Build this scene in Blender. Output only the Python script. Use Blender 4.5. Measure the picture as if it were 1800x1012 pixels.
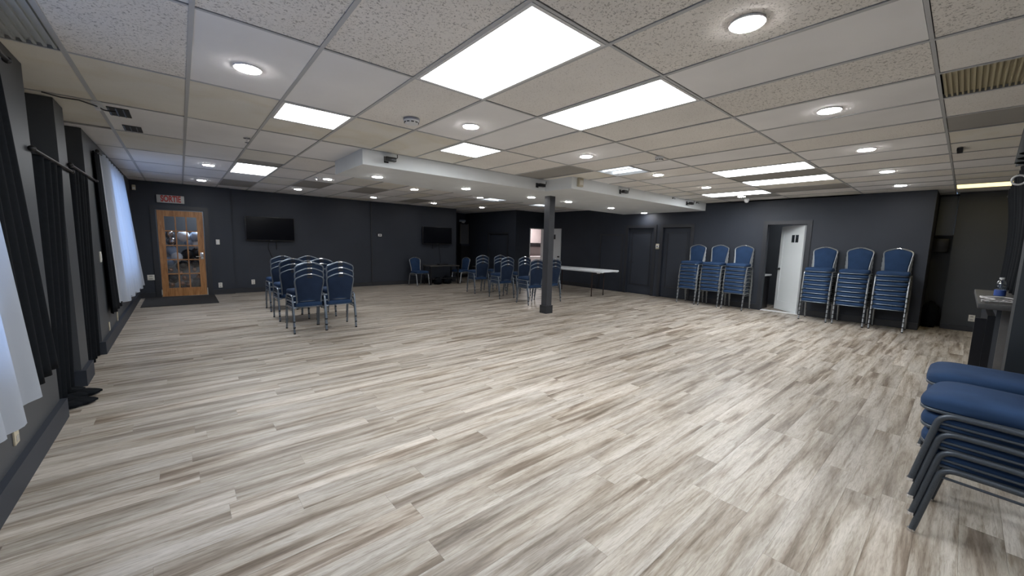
import bpy, bmesh, math, random
from mathutils import Vector, Matrix
random.seed(7)
PI = math.pi
for o in list(bpy.data.objects): bpy.data.objects.remove(o, do_unlink=True)
sc = bpy.context.scene
C = sc.collection

# ------------------------------------------------------------------ camera
H0, CZ = 1.43, 2.576                      # lens height, ceiling height
F_PX, YAW, PITCH, ROLL = 678.63, .7090, -.1158, .0254
def cam_axes():
    cy, sy = math.cos(YAW), math.sin(YAW)
    fw = Vector((sy*math.cos(PITCH), cy*math.cos(PITCH), math.sin(PITCH)))
    rt = Vector((cy, -sy, 0)); up = rt.cross(fw)
    r2 = rt*math.cos(ROLL)+up*math.sin(ROLL); u2 = -rt*math.sin(ROLL)+up*math.cos(ROLL)
    return r2, u2, fw
cr, cu, cw = cam_axes()
cd = bpy.data.cameras.new('camera'); cam = bpy.data.objects.new('camera', cd); C.objects.link(cam)
cd.sensor_fit = 'HORIZONTAL'; cd.sensor_width = 36; cd.lens = 36*F_PX/1800; cd.clip_start = .02
M4 = Matrix(((cr.x, cu.x, -cw.x, 0), (cr.y, cu.y, -cw.y, 0), (cr.z, cu.z, -cw.z, H0), (0, 0, 0, 1)))
cam.matrix_world = M4
sc.camera = cam

# ------------------------------------------------------------------ world, exposure
w = bpy.data.worlds.new('World'); sc.world = w; w.use_nodes = True
bg = w.node_tree.nodes['Background']; bg.inputs[0].default_value = (.33, .56, 1.0, 1); bg.inputs[1].default_value = .95
sc.view_settings.view_transform = 'Standard'; sc.view_settings.look = 'None'
sc.view_settings.gamma = 1; sc.view_settings.use_curve_mapping = False
sc.view_settings.exposure = 1.19
PANEL_E, DOWN_E = 8.5, 42.0

# ------------------------------------------------------------------ materials
def mat(name, col, rough=.6, metal=0, spec=None, emit=None, es=0, build=None):
    m = bpy.data.materials.new(name); m.use_nodes = True
    nt = m.node_tree; b = nt.nodes['Principled BSDF']
    b.inputs['Base Color'].default_value = (*col, 1); b.inputs['Roughness'].default_value = rough
    b.inputs['Metallic'].default_value = metal
    if spec is not None: b.inputs['Specular IOR Level'].default_value = spec
    if emit: b.inputs['Emission Color'].default_value = (*emit, 1); b.inputs['Emission Strength'].default_value = es
    if build: build(nt, b)
    return m
def N(nt, t, **k):
    n = nt.nodes.new(t)
    for a, v in k.items(): setattr(n, a, v)
    return n
def math_(nt, op, a, b=None, clamp=False):
    n = N(nt, 'ShaderNodeMath', operation=op, use_clamp=clamp)
    for i, v in enumerate((a, b)):
        if v is None: continue
        if hasattr(v, 'links') or hasattr(v, 'is_output'): nt.links.new(v, n.inputs[i])
        else: n.inputs[i].default_value = v
    return n.outputs[0]
def mapped(nt, scale, coord='Position'):
    if coord == 'Position': src = N(nt, 'ShaderNodeNewGeometry').outputs['Position']
    else: src = N(nt, 'ShaderNodeTexCoord').outputs['Object']
    mp = N(nt, 'ShaderNodeMapping'); mp.inputs['Scale'].default_value = scale
    nt.links.new(src, mp.inputs['Vector']); return mp.outputs[0]
def noise(nt, vec, scale, detail=3, rough=.5, dist=0):
    n = N(nt, 'ShaderNodeTexNoise'); n.inputs['Scale'].default_value = scale
    n.inputs['Detail'].default_value = detail; n.inputs['Roughness'].default_value = rough; n.inputs['Distortion'].default_value = dist
    nt.links.new(vec, n.inputs['Vector']); return n.outputs[0]
def ramp(nt, fac, stops):
    r = N(nt, 'ShaderNodeValToRGB'); e = r.color_ramp.elements
    while len(e) < len(stops): e.new(.5)
    for q, (p, c) in zip(e, stops): q.position = p; q.color = (*c, 1) if len(c) == 3 else c
    nt.links.new(fac, r.inputs[0]); return r.outputs[0]
def mix(nt, fac, a, b, mode='MIX'):
    n = N(nt, 'ShaderNodeMix', data_type='RGBA', blend_type=mode)
    for i, v in ((0, fac), (6, a), (7, b)):
        if hasattr(v, 'is_output'): nt.links.new(v, n.inputs[i])
        else: n.inputs[i].default_value = v if i == 0 else (*v, 1)
    return n.outputs[2]
def bump(nt, b, h, strength, dist=.002):
    n = N(nt, 'ShaderNodeBump'); n.inputs['Strength'].default_value = strength; n.inputs['Distance'].default_value = dist
    nt.links.new(h, n.inputs['Height']); nt.links.new(n.outputs[0], b.inputs['Normal'])
def noisy(col, scale=6, amt=.12, bscale=None, bs=.2):
    def f(nt, b):
        v = mapped(nt, (1, 1, 1), 'Object' if bscale else 'Position')
        n = noise(nt, v, scale, 4)
        r = ramp(nt, n, [(.3, tuple(c*(1-amt) for c in col)), (.7, tuple(c*(1+amt) for c in col))])
        nt.links.new(r, b.inputs['Base Color'])
        if bscale: bump(nt, b, noise(nt, v, bscale, 2), bs)
    return f
PW, PL, PY0, PX0 = .151, 1.22, 2.14, -.8          # plank width, length, origin
def floor_build(nt, b):
    pos = N(nt, 'ShaderNodeNewGeometry').outputs['Position']
    s = N(nt, 'ShaderNodeSeparateXYZ'); nt.links.new(pos, s.inputs[0])
    row = math_(nt, 'FLOOR', math_(nt, 'DIVIDE', math_(nt, 'SUBTRACT', s.outputs[1], PY0), PW))
    off = math_(nt, 'FRACT', math_(nt, 'ADD', math_(nt, 'MULTIPLY', math_(nt, 'MULTIPLY', row, row), .137), math_(nt, 'MULTIPLY', row, .618)))
    col = math_(nt, 'FLOOR', math_(nt, 'SUBTRACT', math_(nt, 'DIVIDE', math_(nt, 'SUBTRACT', s.outputs[0], PX0), PL), off))
    cb = N(nt, 'ShaderNodeCombineXYZ'); nt.links.new(row, cb.inputs[0]); nt.links.new(col, cb.inputs[1])
    wn = N(nt, 'ShaderNodeTexWhiteNoise', noise_dimensions='2D'); nt.links.new(cb.outputs[0], wn.inputs[0])
    sc3 = N(nt, 'ShaderNodeVectorMath', operation='SCALE'); nt.links.new(wn.outputs[1], sc3.inputs[0]); sc3.inputs['Scale'].default_value = 37
    add = N(nt, 'ShaderNodeVectorMath', operation='ADD'); nt.links.new(pos, add.inputs[0]); nt.links.new(sc3.outputs[0], add.inputs[1])
    def st(sx, sy):
        mp = N(nt, 'ShaderNodeMapping'); mp.inputs['Scale'].default_value = (sx, sy, 1); nt.links.new(add.outputs[0], mp.inputs[0]); return mp.outputs[0]
    big = noise(nt, st(.9, 11), 1.0, 4, .55, .4)
    mid = noise(nt, st(2.6, 34), 1.0, 5, .62, .6)
    fine = noise(nt, st(12, 130), 1.0, 4, .65, .8)
    tint = noise(nt, st(.7, 4), 1.0, 2)
    base = ramp(nt, big, [(.34, (.165, .128, .094)), (.42, (.29, .245, .196)), (.50, (.405, .362, .306)), (.64, (.485, .447, .395))])
    cold = ramp(nt, big, [(.32, (.195, .166, .138)), (.46, (.325, .293, .256)), (.64, (.46, .430, .390))])
    c = mix(nt, ramp(nt, tint, [(.46, (.1, .1, .1)), (.62, (.7, .7, .7))]), base, cold)
    c = mix(nt, 1.0, c, ramp(nt, mid, [(.32, (.66, .62, .57)), (.47, (1, 1, 1)), (.7, (1.08, 1.08, 1.08))]), 'MULTIPLY')
    c = mix(nt, 1.0, c, ramp(nt, fine, [(.34, (.76, .74, .72)), (.52, (1, 1, 1)), (.66, (1.10, 1.10, 1.10))]), 'MULTIPLY')
    c = mix(nt, 1.0, c, ramp(nt, wn.outputs[0], [(0, (.90, .895, .89)), (.8, (1.0, 1.0, 1.0)), (.92, (1.10, 1.10, 1.11)), (1, (1.20, 1.20, 1.21))]), 'MULTIPLY')
    nt.links.new(c, b.inputs['Base Color'])
    bump(nt, b, fine, .15, .001)
FLOOR = mat('wood_plank', (.4, .37, .33), .42, spec=.35, build=floor_build)
SUBFLOOR = mat('plank_joint', (.20, .17, .14), .8)
def tile_build(kind):
    def f(nt, b):
        v = mapped(nt, (1, 1, 1))
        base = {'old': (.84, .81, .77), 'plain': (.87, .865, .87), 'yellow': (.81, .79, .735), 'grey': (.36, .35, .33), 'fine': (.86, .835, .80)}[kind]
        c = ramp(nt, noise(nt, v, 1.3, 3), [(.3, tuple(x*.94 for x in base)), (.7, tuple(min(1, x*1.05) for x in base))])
        if kind in ('old', 'fine', 'yellow'):
            n1 = noise(nt, v, 78 if kind == 'old' else 100, 3, .6, .8)
            lo, hi, k = {'old': (.36, .45, .50), 'fine': (.33, .42, .66), 'yellow': (.30, .38, .85)}[kind]
            c = mix(nt, 1.0, c, ramp(nt, n1, [(lo, (k, k*.98, k*.96)), (hi, (1, 1, 1))]), 'MULTIPLY')
            bump(nt, b, n1, .35, .003)
        if kind == 'yellow':
            n2 = noise(nt, v, 1.6, 2, .5, .2)
            c = mix(nt, 1.0, c, ramp(nt, n2, [(.48, (1, 1, 1)), (.60, (.955, .935, .89)), (.68, (1, .99, .97))]), 'MULTIPLY')
        nt.links.new(c, b.inputs['Base Color'])
    return f
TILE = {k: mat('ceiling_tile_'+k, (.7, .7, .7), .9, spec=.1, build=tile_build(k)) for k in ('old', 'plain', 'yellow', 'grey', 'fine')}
TEE = mat('tee_paint', (.50, .51, .52), .5)
PLENUM = mat('plenum', (.05, .05, .05), .9)
def wall_paint(col):
    def f(nt, b):
        v = mapped(nt, (1, 1, 1))
        c = ramp(nt, noise(nt, v, 1.1, 3), [(.3, tuple(x*.9 for x in col)), (.7, tuple(x*1.12 for x in col))])
        nt.links.new(c, b.inputs['Base Color']); bump(nt, b, noise(nt, v, 160, 2), .12, .001)
    return f
WALL = mat('dark_wall_paint', (.023, .0255, .033), .55, spec=.4, build=wall_paint((.0255, .031, .0435)))
WALL_N = mat('niche_wall_paint', (.038, .043, .050), .55, build=wall_paint((.038, .043, .050)))
WALL_L = mat('dark_pilaster_paint', (.03, .032, .033), .5, build=wall_paint((.052, .057, .066)))
WOODTRIM = mat('dark_trim_paint', (.022, .024, .030), .4)
WHITE_WALL = mat('bulkhead_paint', (.76, .79, .81), .7, build=noisy((.76, .79, .81), 3, .03))
KITCHEN = mat('kitchen_paint', (.74, .66, .65), .6, build=noisy((.74, .66, .65), 3, .04))
STEEL = mat('kitchen_steel', (.45, .43, .43), .35, .7)
CHROME = mat('chrome', (.75, .76, .78), .18, 1)
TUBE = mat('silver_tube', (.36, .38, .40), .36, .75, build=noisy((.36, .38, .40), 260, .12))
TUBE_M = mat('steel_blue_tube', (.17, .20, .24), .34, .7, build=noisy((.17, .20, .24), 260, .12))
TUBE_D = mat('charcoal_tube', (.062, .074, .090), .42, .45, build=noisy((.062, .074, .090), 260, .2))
FAB = mat('navy_fabric', (.018, .042, .098), .85, spec=.2, build=noisy((.018, .042, .098), 9, .10, 900, .25))
FAB_M = mat('navy_fabric_seat', (.017, .038, .088), .85, spec=.2, build=noisy((.017, .038, .088), 9, .10, 900, .25))
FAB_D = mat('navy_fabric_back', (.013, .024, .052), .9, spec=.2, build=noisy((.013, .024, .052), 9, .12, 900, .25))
RUBBER = mat('black_rubber', (.012, .012, .013), .6)
BLACKP = mat('black_plastic', (.010, .010, .012), .35)
SCREEN = mat('tv_screen', (.003, .0035, .006), .16, spec=.2)
PLATE = mat('white_plate', (.72, .70, .64), .4)
BEIGE = mat('beige_plastic', (.50, .45, .34), .5)
WHITE = mat('white_plastic', (.74, .75, .76), .4)
DOORW = mat('white_door_paint', (.66, .69, .70), .5, build=noisy((.66, .69, .70), 2, .02))
TABLE = mat('white_table_plastic', (.80, .84, .88), .45, build=noisy((.80, .84, .88), 90, .03))
def wood_build(nt, b):
    v = mapped(nt, (14, 14, 1.4), 'Object')
    n = noise(nt, v, 2.0, 5, .6, 1.0)
    nt.links.new(ramp(nt, n, [(.3, (.25, .105, .035)), (.5, (.40, .185, .065)), (.7, (.52, .27, .11))]), b.inputs['Base Color'])
WOOD = mat('varnished_pine', (.40, .19, .07), .35, build=wood_build)
BLACKCLOTH = mat('black_curtain_cloth', (.005, .0065, .009), .85, spec=.12, build=noisy((.005, .0065, .009), 40, .2))
WALL_D = mat('near_black_wall_paint', (.010, .014, .018), .6, build=wall_paint((.010, .014, .018)))
MATM = mat('entrance_mat', (.020, .020, .022), .95, build=noisy((.020, .020, .022), 300, .4))
COUNTER = mat('counter_laminate', (.05, .05, .05), .5, build=noisy((.05, .05, .05), 60, .15))
COUNTER_SIDE = mat('counter_side', (.13, .125, .12), .5, build=noisy((.13, .125, .12), 12, .1))
CABLEW = mat('white_cable', (.62, .60, .60), .5)
RED = mat('sign_red', (.42, .03, .02), .5)
SIGN = mat('sign_face', (.46, .45, .43), .4)
def sheer_build():
    m = bpy.data.materials.new('white_sheer_cloth'); m.use_nodes = True; nt = m.node_tree
    nt.nodes.remove(nt.nodes['Principled BSDF']); out = nt.nodes['Material Output']
    d = N(nt, 'ShaderNodeBsdfDiffuse'); d.inputs[0].default_value = (.60, .65, .74, 1)  # blue of the daylight is tinted into the white cloth colours
    t = N(nt, 'ShaderNodeBsdfTranslucent'); t.inputs[0].default_value = (.72, .76, .84, 1)
    mx = N(nt, 'ShaderNodeMixShader'); mx.inputs[0].default_value = .48
    nt.links.new(d.outputs[0], mx.inputs[1]); nt.links.new(t.outputs[0], mx.inputs[2]); nt.links.new(mx.outputs[0], out.inputs[0])
    return m
SHEER = sheer_build()
def pane_mat(name, tint, gloss=.08):
    m = bpy.data.materials.new(name); m.use_nodes = True; nt = m.node_tree
    nt.nodes.remove(nt.nodes['Principled BSDF']); out = nt.nodes['Material Output']
    t = N(nt, 'ShaderNodeBsdfTransparent'); t.inputs[0].default_value = (*tint, 1)
    g = N(nt, 'ShaderNodeBsdfGlossy'); g.inputs['Roughness'].default_value = .03
    mx = N(nt, 'ShaderNodeMixShader'); mx.inputs[0].default_value = gloss
    nt.links.new(t.outputs[0], mx.inputs[1]); nt.links.new(g.outputs[0], mx.inputs[2]); nt.links.new(mx.outputs[0], out.inputs[0])
    return m
PANE = pane_mat('window_glass', (.95, .97, 1))
DOORPANE = pane_mat('door_glass', (.92, .94, .97), .06)
EM_PANEL = mat('panel_diffuser', (.9, .9, .9), .5, emit=(.94, .975, 1.0), es=PANEL_E)
EM_DOWN = mat('downlight_lens', (.9, .9, .9), .5, emit=(1, .98, .965), es=DOWN_E)
EM_TUBE = mat('lit_tube', (.9, .9, .9), .5, emit=(.80, .90, 1.0), es=.85)
EM_YEL = mat('yellow_diffuser', (.8, .75, .5), .5, emit=(1, .80, .36), es=.9)
LOUVRE = mat('louvre_yellowed', (.46, .41, .27), .5)
LOUVRE_G = mat('louvre_grey', (.46, .49, .50), .5)
RIM = mat('white_rim', (.75, .75, .75), .5)

# ------------------------------------------------------------------ mesh helpers
def bm_box(bm, lo, hi):
    r = bmesh.ops.create_cube(bm, size=1)
    lo, hi = Vector(lo), Vector(hi); c = (lo+hi)/2; s = hi-lo
    for v in r['verts']: v.co = Vector((v.co.x*s.x, v.co.y*s.y, v.co.z*s.z))+c
    return r['verts']
def bm_rbox(bm, lo, hi, rad, seg=2):
    t = bmesh.new(); bm_box(t, lo, hi)
    bmesh.ops.bevel(t, geom=t.edges[:], offset=rad, segments=seg, affect='EDGES', profile=.5)
    me = bpy.data.meshes.new('t'); t.to_mesh(me); t.free(); bm.from_mesh(me); bpy.data.meshes.remove(me)
def bm_cyl(bm, c, r, h, seg=20, axis='Z', r2=None):
    rr = bmesh.ops.create_cone(bm, cap_ends=True, segments=seg, radius1=r, radius2=r if r2 is None else r2, depth=h)
    m = {'Z': Matrix(), 'X': Matrix.Rotation(PI/2, 4, 'Y'), 'Y': Matrix.Rotation(PI/2, 4, 'X')}[axis]
    for v in rr['verts']: v.co = (m @ v.co)+Vector(c)
def bm_tube(bm, pts, r, seg=8, closed=False):
    pts = [Vector(p) for p in pts]; n = len(pts); rings = []; ref = None
    for i, p in enumerate(pts):
        if closed: t = pts[(i+1) % n]-pts[i-1]
        else: t = pts[min(i+1, n-1)]-pts[max(i-1, 0)]
        t.normalize()
        if ref is None: ref = t.orthogonal().normalized()
        ref = (ref-t*ref.dot(t)); 
        if ref.length < 1e-6: ref = t.orthogonal()
        ref.normalize(); b = t.cross(ref)
        rings.append([bm.verts.new(p+(ref*math.cos(2*PI*k/seg)+b*math.sin(2*PI*k/seg))*r) for k in range(seg)])
    for i in range(n if closed else n-1):
        a, c = rings[i], rings[(i+1) % n]
        for k in range(seg): bm.faces.new((a[k], a[(k+1) % seg], c[(k+1) % seg], c[k]))
    if not closed:
        bm.faces.new(rings[0][::-1]); bm.faces.new(rings[-1])
def obj(name, bm, m, parent=None, loc=None, smooth=False, kind=None):
    me = bpy.data.meshes.new(name); bmesh.ops.recalc_face_normals(bm, faces=bm.faces[:]); bm.to_mesh(me); bm.free()
    me.materials.append(m)
    if smooth:
        for p in me.polygons: p.use_smooth = True
        try: me.set_sharp_from_angle(angle=math.radians(40))
        except Exception: pass
    o = bpy.data.objects.new(name, me); C.objects.link(o)
    if parent: o.parent = parent
    if loc: o.location = loc
    if kind: o['kind'] = kind
    return o
def box(name, lo, hi, m, parent=None, bev=0, kind=None, smooth=False):
    """box whose origin is at its own base centre"""
    lo, hi = Vector(lo), Vector(hi); c = Vector(((lo.x+hi.x)/2, (lo.y+hi.y)/2, lo.z)) if parent is None else Vector((0, 0, 0))
    bm = bmesh.new()
    if bev: bm_rbox(bm, lo-c, hi-c, bev)
    else: bm_box(bm, lo-c, hi-c)
    return obj(name, bm, m, parent, c if parent is None else None, smooth or bool(bev), kind)
def thing(name, label, cat, loc=(0, 0, 0), rz=0, group=None):
    o = bpy.data.objects.new(name, None); C.objects.link(o); o.location = loc; o.rotation_euler = (0, 0, rz)
    o.empty_display_size = .1
    o['label'] = label; o['category'] = cat
    if group: o['group'] = group
    return o
def tag(o, label, cat, group=None):
    o['label'] = label; o['category'] = cat
    if group: o['group'] = group
    return o
def struct(name, boxes, m, label=None, parent=None):
    bm = bmesh.new()
    for lo, hi in boxes: bm_box(bm, lo, hi)
    o = obj(name, bm, m, parent)
    if parent is None:
        o['kind'] = 'structure'; o['label'] = label or name; o['category'] = name.split('_')[0]
    return o
def dup(root, loc, rz, label, group=None):
    r = root.copy(); C.objects.link(r); r.location = loc; r.rotation_euler = (0, 0, rz); r['label'] = label
    if group: r['group'] = group
    for ch in list(root.children):
        c = ch.copy(); C.objects.link(c); c.parent = r
        for g in ch.children:
            d = g.copy(); C.objects.link(d); d.parent = c
    return r
ORD = ['first', 'second', 'third', 'fourth', 'fifth', 'sixth', 'seventh', 'eighth', 'ninth', 'tenth']

# ------------------------------------------------------------------ floor
fl = struct('floor', [((-1.3, -2.1, -.12), (11.7, 14.2, -.004))], SUBFLOOR, 'pale greyish brown wood plank floor of the hall')
cells = []
r0, r1 = math.floor((-2.1-PY0)/PW), math.ceil((11.95-PY0)/PW)
for r in range(r0, r1+1):
    off = (r*r*.137+r*.618) % 1.0
    for c in range(-3, 12):
        x0 = PX0+PL*(c+off); x1 = x0+PL; y0 = PY0+r*PW; y1 = y0+PW
        lim = 11.6
        x0, x1 = max(x0, -1.2), min(x1, lim)
        if x1-x0 < .02 or y0 > 11.9: continue
        y1 = min(y1, 13.9)
        cells.append((x0, x1, y0, y1))
rowN = math.floor((11.95-PY0)/PW)
for r in range(rowN, rowN+14):                    # alcove floor
    off = (r*r*.137+r*.618) % 1.0
    for c in range(4, 9):
        x0 = max(PX0+PL*(c+off), 7.3); x1 = min(PX0+PL*(c+1+off), 9.0)
        if x1-x0 > .02 and PY0+r*PW > 11.9: cells.append((x0, x1, PY0+r*PW, PY0+(r+1)*PW))
def in_view(x, y):
    v = Vector((x, y, -H0)); d = v.dot(cw)
    if d < .1: return None
    px, py = 900+F_PX*v.dot(cr)/d, 506-F_PX*v.dot(cu)/d
    return d if -30 < px < 1830 and py < 1060 else None
vis, rest = [], []
for c in cells:
    ds = [in_view(x, y) for x in (c[0], (c[0]+c[1])/2, c[1]) for y in (c[2], c[3])]
    ds = [d for d in ds if d]
    if ds: vis.append(((c[1]-c[0])/(min(ds)**2), c))
    else: rest.append(c)
vis.sort(key=lambda t: -t[0])
singles = [c for _, c in vis[:298]]; rest += [c for _, c in vis[298:]]
pcache = {}; G = .0004
for (x0, x1, y0, y1) in singles:
    L = round(x1-x0, 4)
    if L not in pcache:
        bm = bmesh.new(); bm_box(bm, (-L/2+G, -PW/2+G, -.004), (L/2-G, PW/2-G, 0)); o = obj('plank', bm, FLOOR, fl); pcache[L] = o.data
    else:
        o = bpy.data.objects.new('plank', pcache[L]); C.objects.link(o); o.parent = fl
    o.location = ((x0+x1)/2, (y0+y1)/2, 0)
bm = bmesh.new()
for (x0, x1, y0, y1) in rest: bm_box(bm, (x0+G, y0+G, -.004), (x1-G, y1-G, 0))
obj('plank', bm, FLOOR, fl, kind='stuff')

# ------------------------------------------------------------------ walls
T = .12
def wall_box_open(x0, x1, y0, y1, z0, z1, axis, opens):
    """axis 'X': wall runs along X; opens = (a0,a1,zb,zt) along the running axis"""
    out = []; a0, a1 = (x0, x1) if axis == 'X' else (y0, y1)
    cur = a0
    def B(p, q, zb, zt):
        if q-p > 1e-4 and zt-zb > 1e-4:
            out.append(((p, y0, zb), (q, y1, zt)) if axis == 'X' else ((x0, p, zb), (x1, q, zt)))
    for (p, q, zb, zt) in sorted(opens):
        B(cur, p, z0, z1); B(p, q, z0, zb); B(p, q, zt, z1); cur = q
    B(cur, a1, z0, z1)
    return out
WX = -.77
# left (window) wall: near stretch, recess, pilaster, recess, long stretch
W1 = (.9, 3.2, .75, 2.32); W2 = (7.95, 10.0, .75, 2.32)
b = wall_box_open(WX-.22, WX, -2.0, 4.38, 0, CZ, 'Y', [W1])
b += wall_box_open(WX-.22, WX, 6.52, 11.94, 0, CZ, 'Y', [W2])
b += [((WX-.47, 4.38, 0), (WX-.35, 6.52, CZ)), ((WX-.35, 4.26, 0), (WX-.22, 4.38, CZ)), ((WX-.35, 6.52, 0), (WX-.22, 6.64, CZ))]
struct('wall_left', b, WALL_L, 'charcoal painted window wall with recesses and curtains')
struct('wall_pilaster', [((WX-.35, 5.25, 0), (WX, 5.62, CZ))], WALL_L, 'charcoal pilaster between the two curtained recesses')
bb = .035
struct('baseboard_left', [((WX, -2, 0), (WX+bb, 4.38, .15)), ((WX-.35, 4.38, 0), (WX+bb, 4.38+bb, .15)), ((WX-.35, 5.25-bb, 0), (WX+bb, 5.25, .15)),
        ((WX, 5.25, 0), (WX+bb, 5.62, .15)), ((WX-.35, 6.52-bb, 0), (WX+bb, 6.52, .15)), ((WX, 6.52, 0), (WX+bb, 11.82, .15))], WALL, 'tall charcoal baseboard along the window wall')
for i, (y0, y1, zb, zt) in enumerate((W1, W2), 1):
    wo = struct('window_%d' % i, [((WX-.16, y0, zb), (WX-.10, y1, zb+.06)), ((WX-.16, y0, zt-.06), (WX-.10, y1, zt)), ((WX-.16, y0, zb+.06), (WX-.10, y0+.06, zt-.06)), ((WX-.16, y1-.06, zb+.06), (WX-.10, y1, zt-.06)),
        ((WX-.16, (y0+y1)/2-.03, zb+.06), (WX-.10, (y0+y1)/2+.03, zt-.06))], WHITE, 'window behind the ' + ('white curtain nearest the camera' if i == 1 else 'white curtain near the exit door'))
    for k in range(2):
        a = y0+.06 if k == 0 else (y0+y1)/2+.03; c = (y0+y1)/2-.03 if k == 0 else y1-.06
        box('pane', (WX-.135, a, zb+.06), (WX-.128, c, zt-.06), PANE, wo)
# far (television) wall: door stretch slightly proud
YD, YT = 11.80, 11.88
DX0, DX1, DZ = -.37, .43, 1.965
b = wall_box_open(WX-.1, .98, YD, YD+T, 0, CZ, 'X', [(DX0-.02, DX1+.02, 0, DZ+.02)])
b += [((.98, YT, 0), (7.5, YT+T, CZ))]
struct('wall_far', b, WALL, 'long dark navy wall carrying both televisions')
struct('baseboard_far', [((WX, YD-.015, 0), (DX0-.12, YD, .12)), ((DX1+.12, YD-.015, 0), (.98, YD, .12)), ((.98, YT-.015, 0), (7.5, YT, .12))], WOODTRIM, 'dark baseboard under the television wall')
struct('trim_1', [((DX0-.11, YD-.02, 0), (DX0-.02, YD, DZ+.11)), ((DX1+.02, YD-.02, 0), (DX1+.11, YD, DZ+.11)), ((DX0-.02, YD-.02, DZ+.02), (DX1+.02, YD, DZ+.11))], WOODTRIM, 'dark casing around the wooden glazed door')
struct('trim_2', [((4.44, YT-.022, .0), (4.475, YT, CZ))], WOODTRIM, 'thin dark vertical batten on the television wall')
# alcove beyond the television wall
AX, AY, KY = 8.96, 13.5, 10.32
b = [((7.38, YT+T, 0), (7.5, AY, CZ))]
b += [((7.38, AY, 0), (AX+T, AY+T, CZ))]
b += wall_box_open(AX, AX+T, KY+T, AY, 0, CZ, 'Y', [(10.78, 11.85, 0, 1.74)])
struct('wall_alcove', b, WALL, 'dark walls of the alcove beyond the television wall')
struct('trim_3', [((AX-.02, 10.70, 0), (AX, 10.78, 1.82)), ((AX-.02, 11.85, 0), (AX, 11.93, 1.82)), ((AX-.02, 10.78, 1.74), (AX, 11.85, 1.82))], WOODTRIM, 'dark casing of the low alcove door')
dl = struct('door_2', [((AX+.05, 10.79, .01), (AX+.09, 11.84, 1.73))], WALL, 'low black door in the alcove side wall')
KX0, KX1, KZ = 9.63, 10.36, 1.985
struct('wall_kitchen', wall_box_open(AX, 10.4, KY, KY+T, 0, CZ, 'X', [(KX0, KX1, 0, KZ)]), WALL, 'dark wall holding the kitchen doorway')
# right wall
RX = 10.4
RO = [(2.30, 3.05, 0, 2.0), (4.83, 5.62, 0, 1.97), (5.90, 6.74, 0, 1.965)]
b = wall_box_open(RX, RX+T, .45, KY, 0, CZ, 'Y', RO)
b += [((RX+T, .45, 0), (11.42, .45+T, CZ))]
struct('wall_right', b, WALL, 'long dark wall with three doorways and chair stacks')
struct('wall_niche', [((11.42, -1.1, 0), (11.54, .57, CZ)), ((11.15, -1.1, 0), (11.42, .19, CZ))], WALL_N, 'dark corner niche and wall beside the counter')
struct('baseboard_right', [((RX-.015, .45, 0), (RX, 2.22, .13)), ((RX-.015, 3.13, 0), (RX, 4.74, .13)), ((RX-.015, 7.86, 0), (RX, 9.4, .13)), ((11.13, -.95, 0), (11.15, .19, .09))], WOODTRIM, 'dark baseboard of the wall with doorways')
for k, (a, c, _, zt) in enumerate(RO):
    struct('trim_%d' % (4+k), [((RX-.018, a-.085, 0), (RX, a, zt+.085)), ((RX-.018, c, 0), (RX, c+.085, zt+.085)), ((RX-.018, a, zt), (RX, c, zt+.085)), ((RX, a, zt-.0), (RX+T, c, zt+.012))],
           WOODTRIM, 'dark casing around ' + ['the white restroom door', 'the black door behind the chair stack', 'the black door next to the white table'][k])
# black doors
struct('wall_light_stop', [((RX+T, 4.6, 0), (RX+T+.03, 6.95, CZ))], WALL, 'unseen dark slab added behind the two black doors to stop light leaks')  # added slab, keeps outside light from leaking round the door leaves
for k, (a, c, zt, lab) in enumerate([(4.83, 5.62, 1.97, 'black panelled door partly behind the chair stack'), (5.90, 6.74, 1.965, 'black panelled door closest to the white table')]):
    d = struct('door_%d' % (3+k), [((RX+.06, a+.01, .01), (RX+.10, c-.01, zt-.01))], WALL, lab)
    bm = bmesh.new(); p, q, z0, z1, e = a+.11, c-.11, .28, zt-.14, .012
    for lo, hi in [((RX+.05, p, z0), (RX+.06, p+.02, z1)), ((RX+.05, q-.02, z0), (RX+.06, q, z1)), ((RX+.05, p, z0), (RX+.06, q, z0+.02)), ((RX+.05, p, z1-.02), (RX+.06, q, z1))]: bm_box(bm, lo, hi)
    obj('panel_moulding', bm, WOODTRIM, d)
    if k == 1:
        bm = bmesh.new(); bm_cyl(bm, (RX+.045, c-.09, .95), .012, .05, 12, 'X'); bm_tube(bm, [(RX+.02, c-.09, .95), (RX+.02, c-.20, .95)], .010, 8)
        obj('handle', bm, BLACKP, d, smooth=True)
d = struct('door_5', [((RX-.006, 6.95, .10), (RX-.001, 7.72, 1.745))], WALL, 'flush dark access panel door with thin frame by the table')
obj('panel_frame', (lambda bm: (bm_box(bm, (RX-.018, 6.90, .06), (RX-.001, 6.95, 1.79)), bm_box(bm, (RX-.018, 7.72, .06), (RX-.001, 7.77, 1.79)), bm_box(bm, (RX-.018, 6.95, 1.745), (RX-.001, 7.72, 1.79)), bm)[-1])(bmesh.new()), WOODTRIM, d)
# walls behind the lens and on the counter side
struct('wall_back', [((WX-.1, -2.12, 0), (4.1, -2.0, CZ)), ((4.0, -2.0, 0), (4.22, -.236, CZ)), ((4.22, -1.1, 0), (11.54, -.98, CZ))], WALL_D, 'dark wall behind the counter and beside the chair stack')

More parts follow.
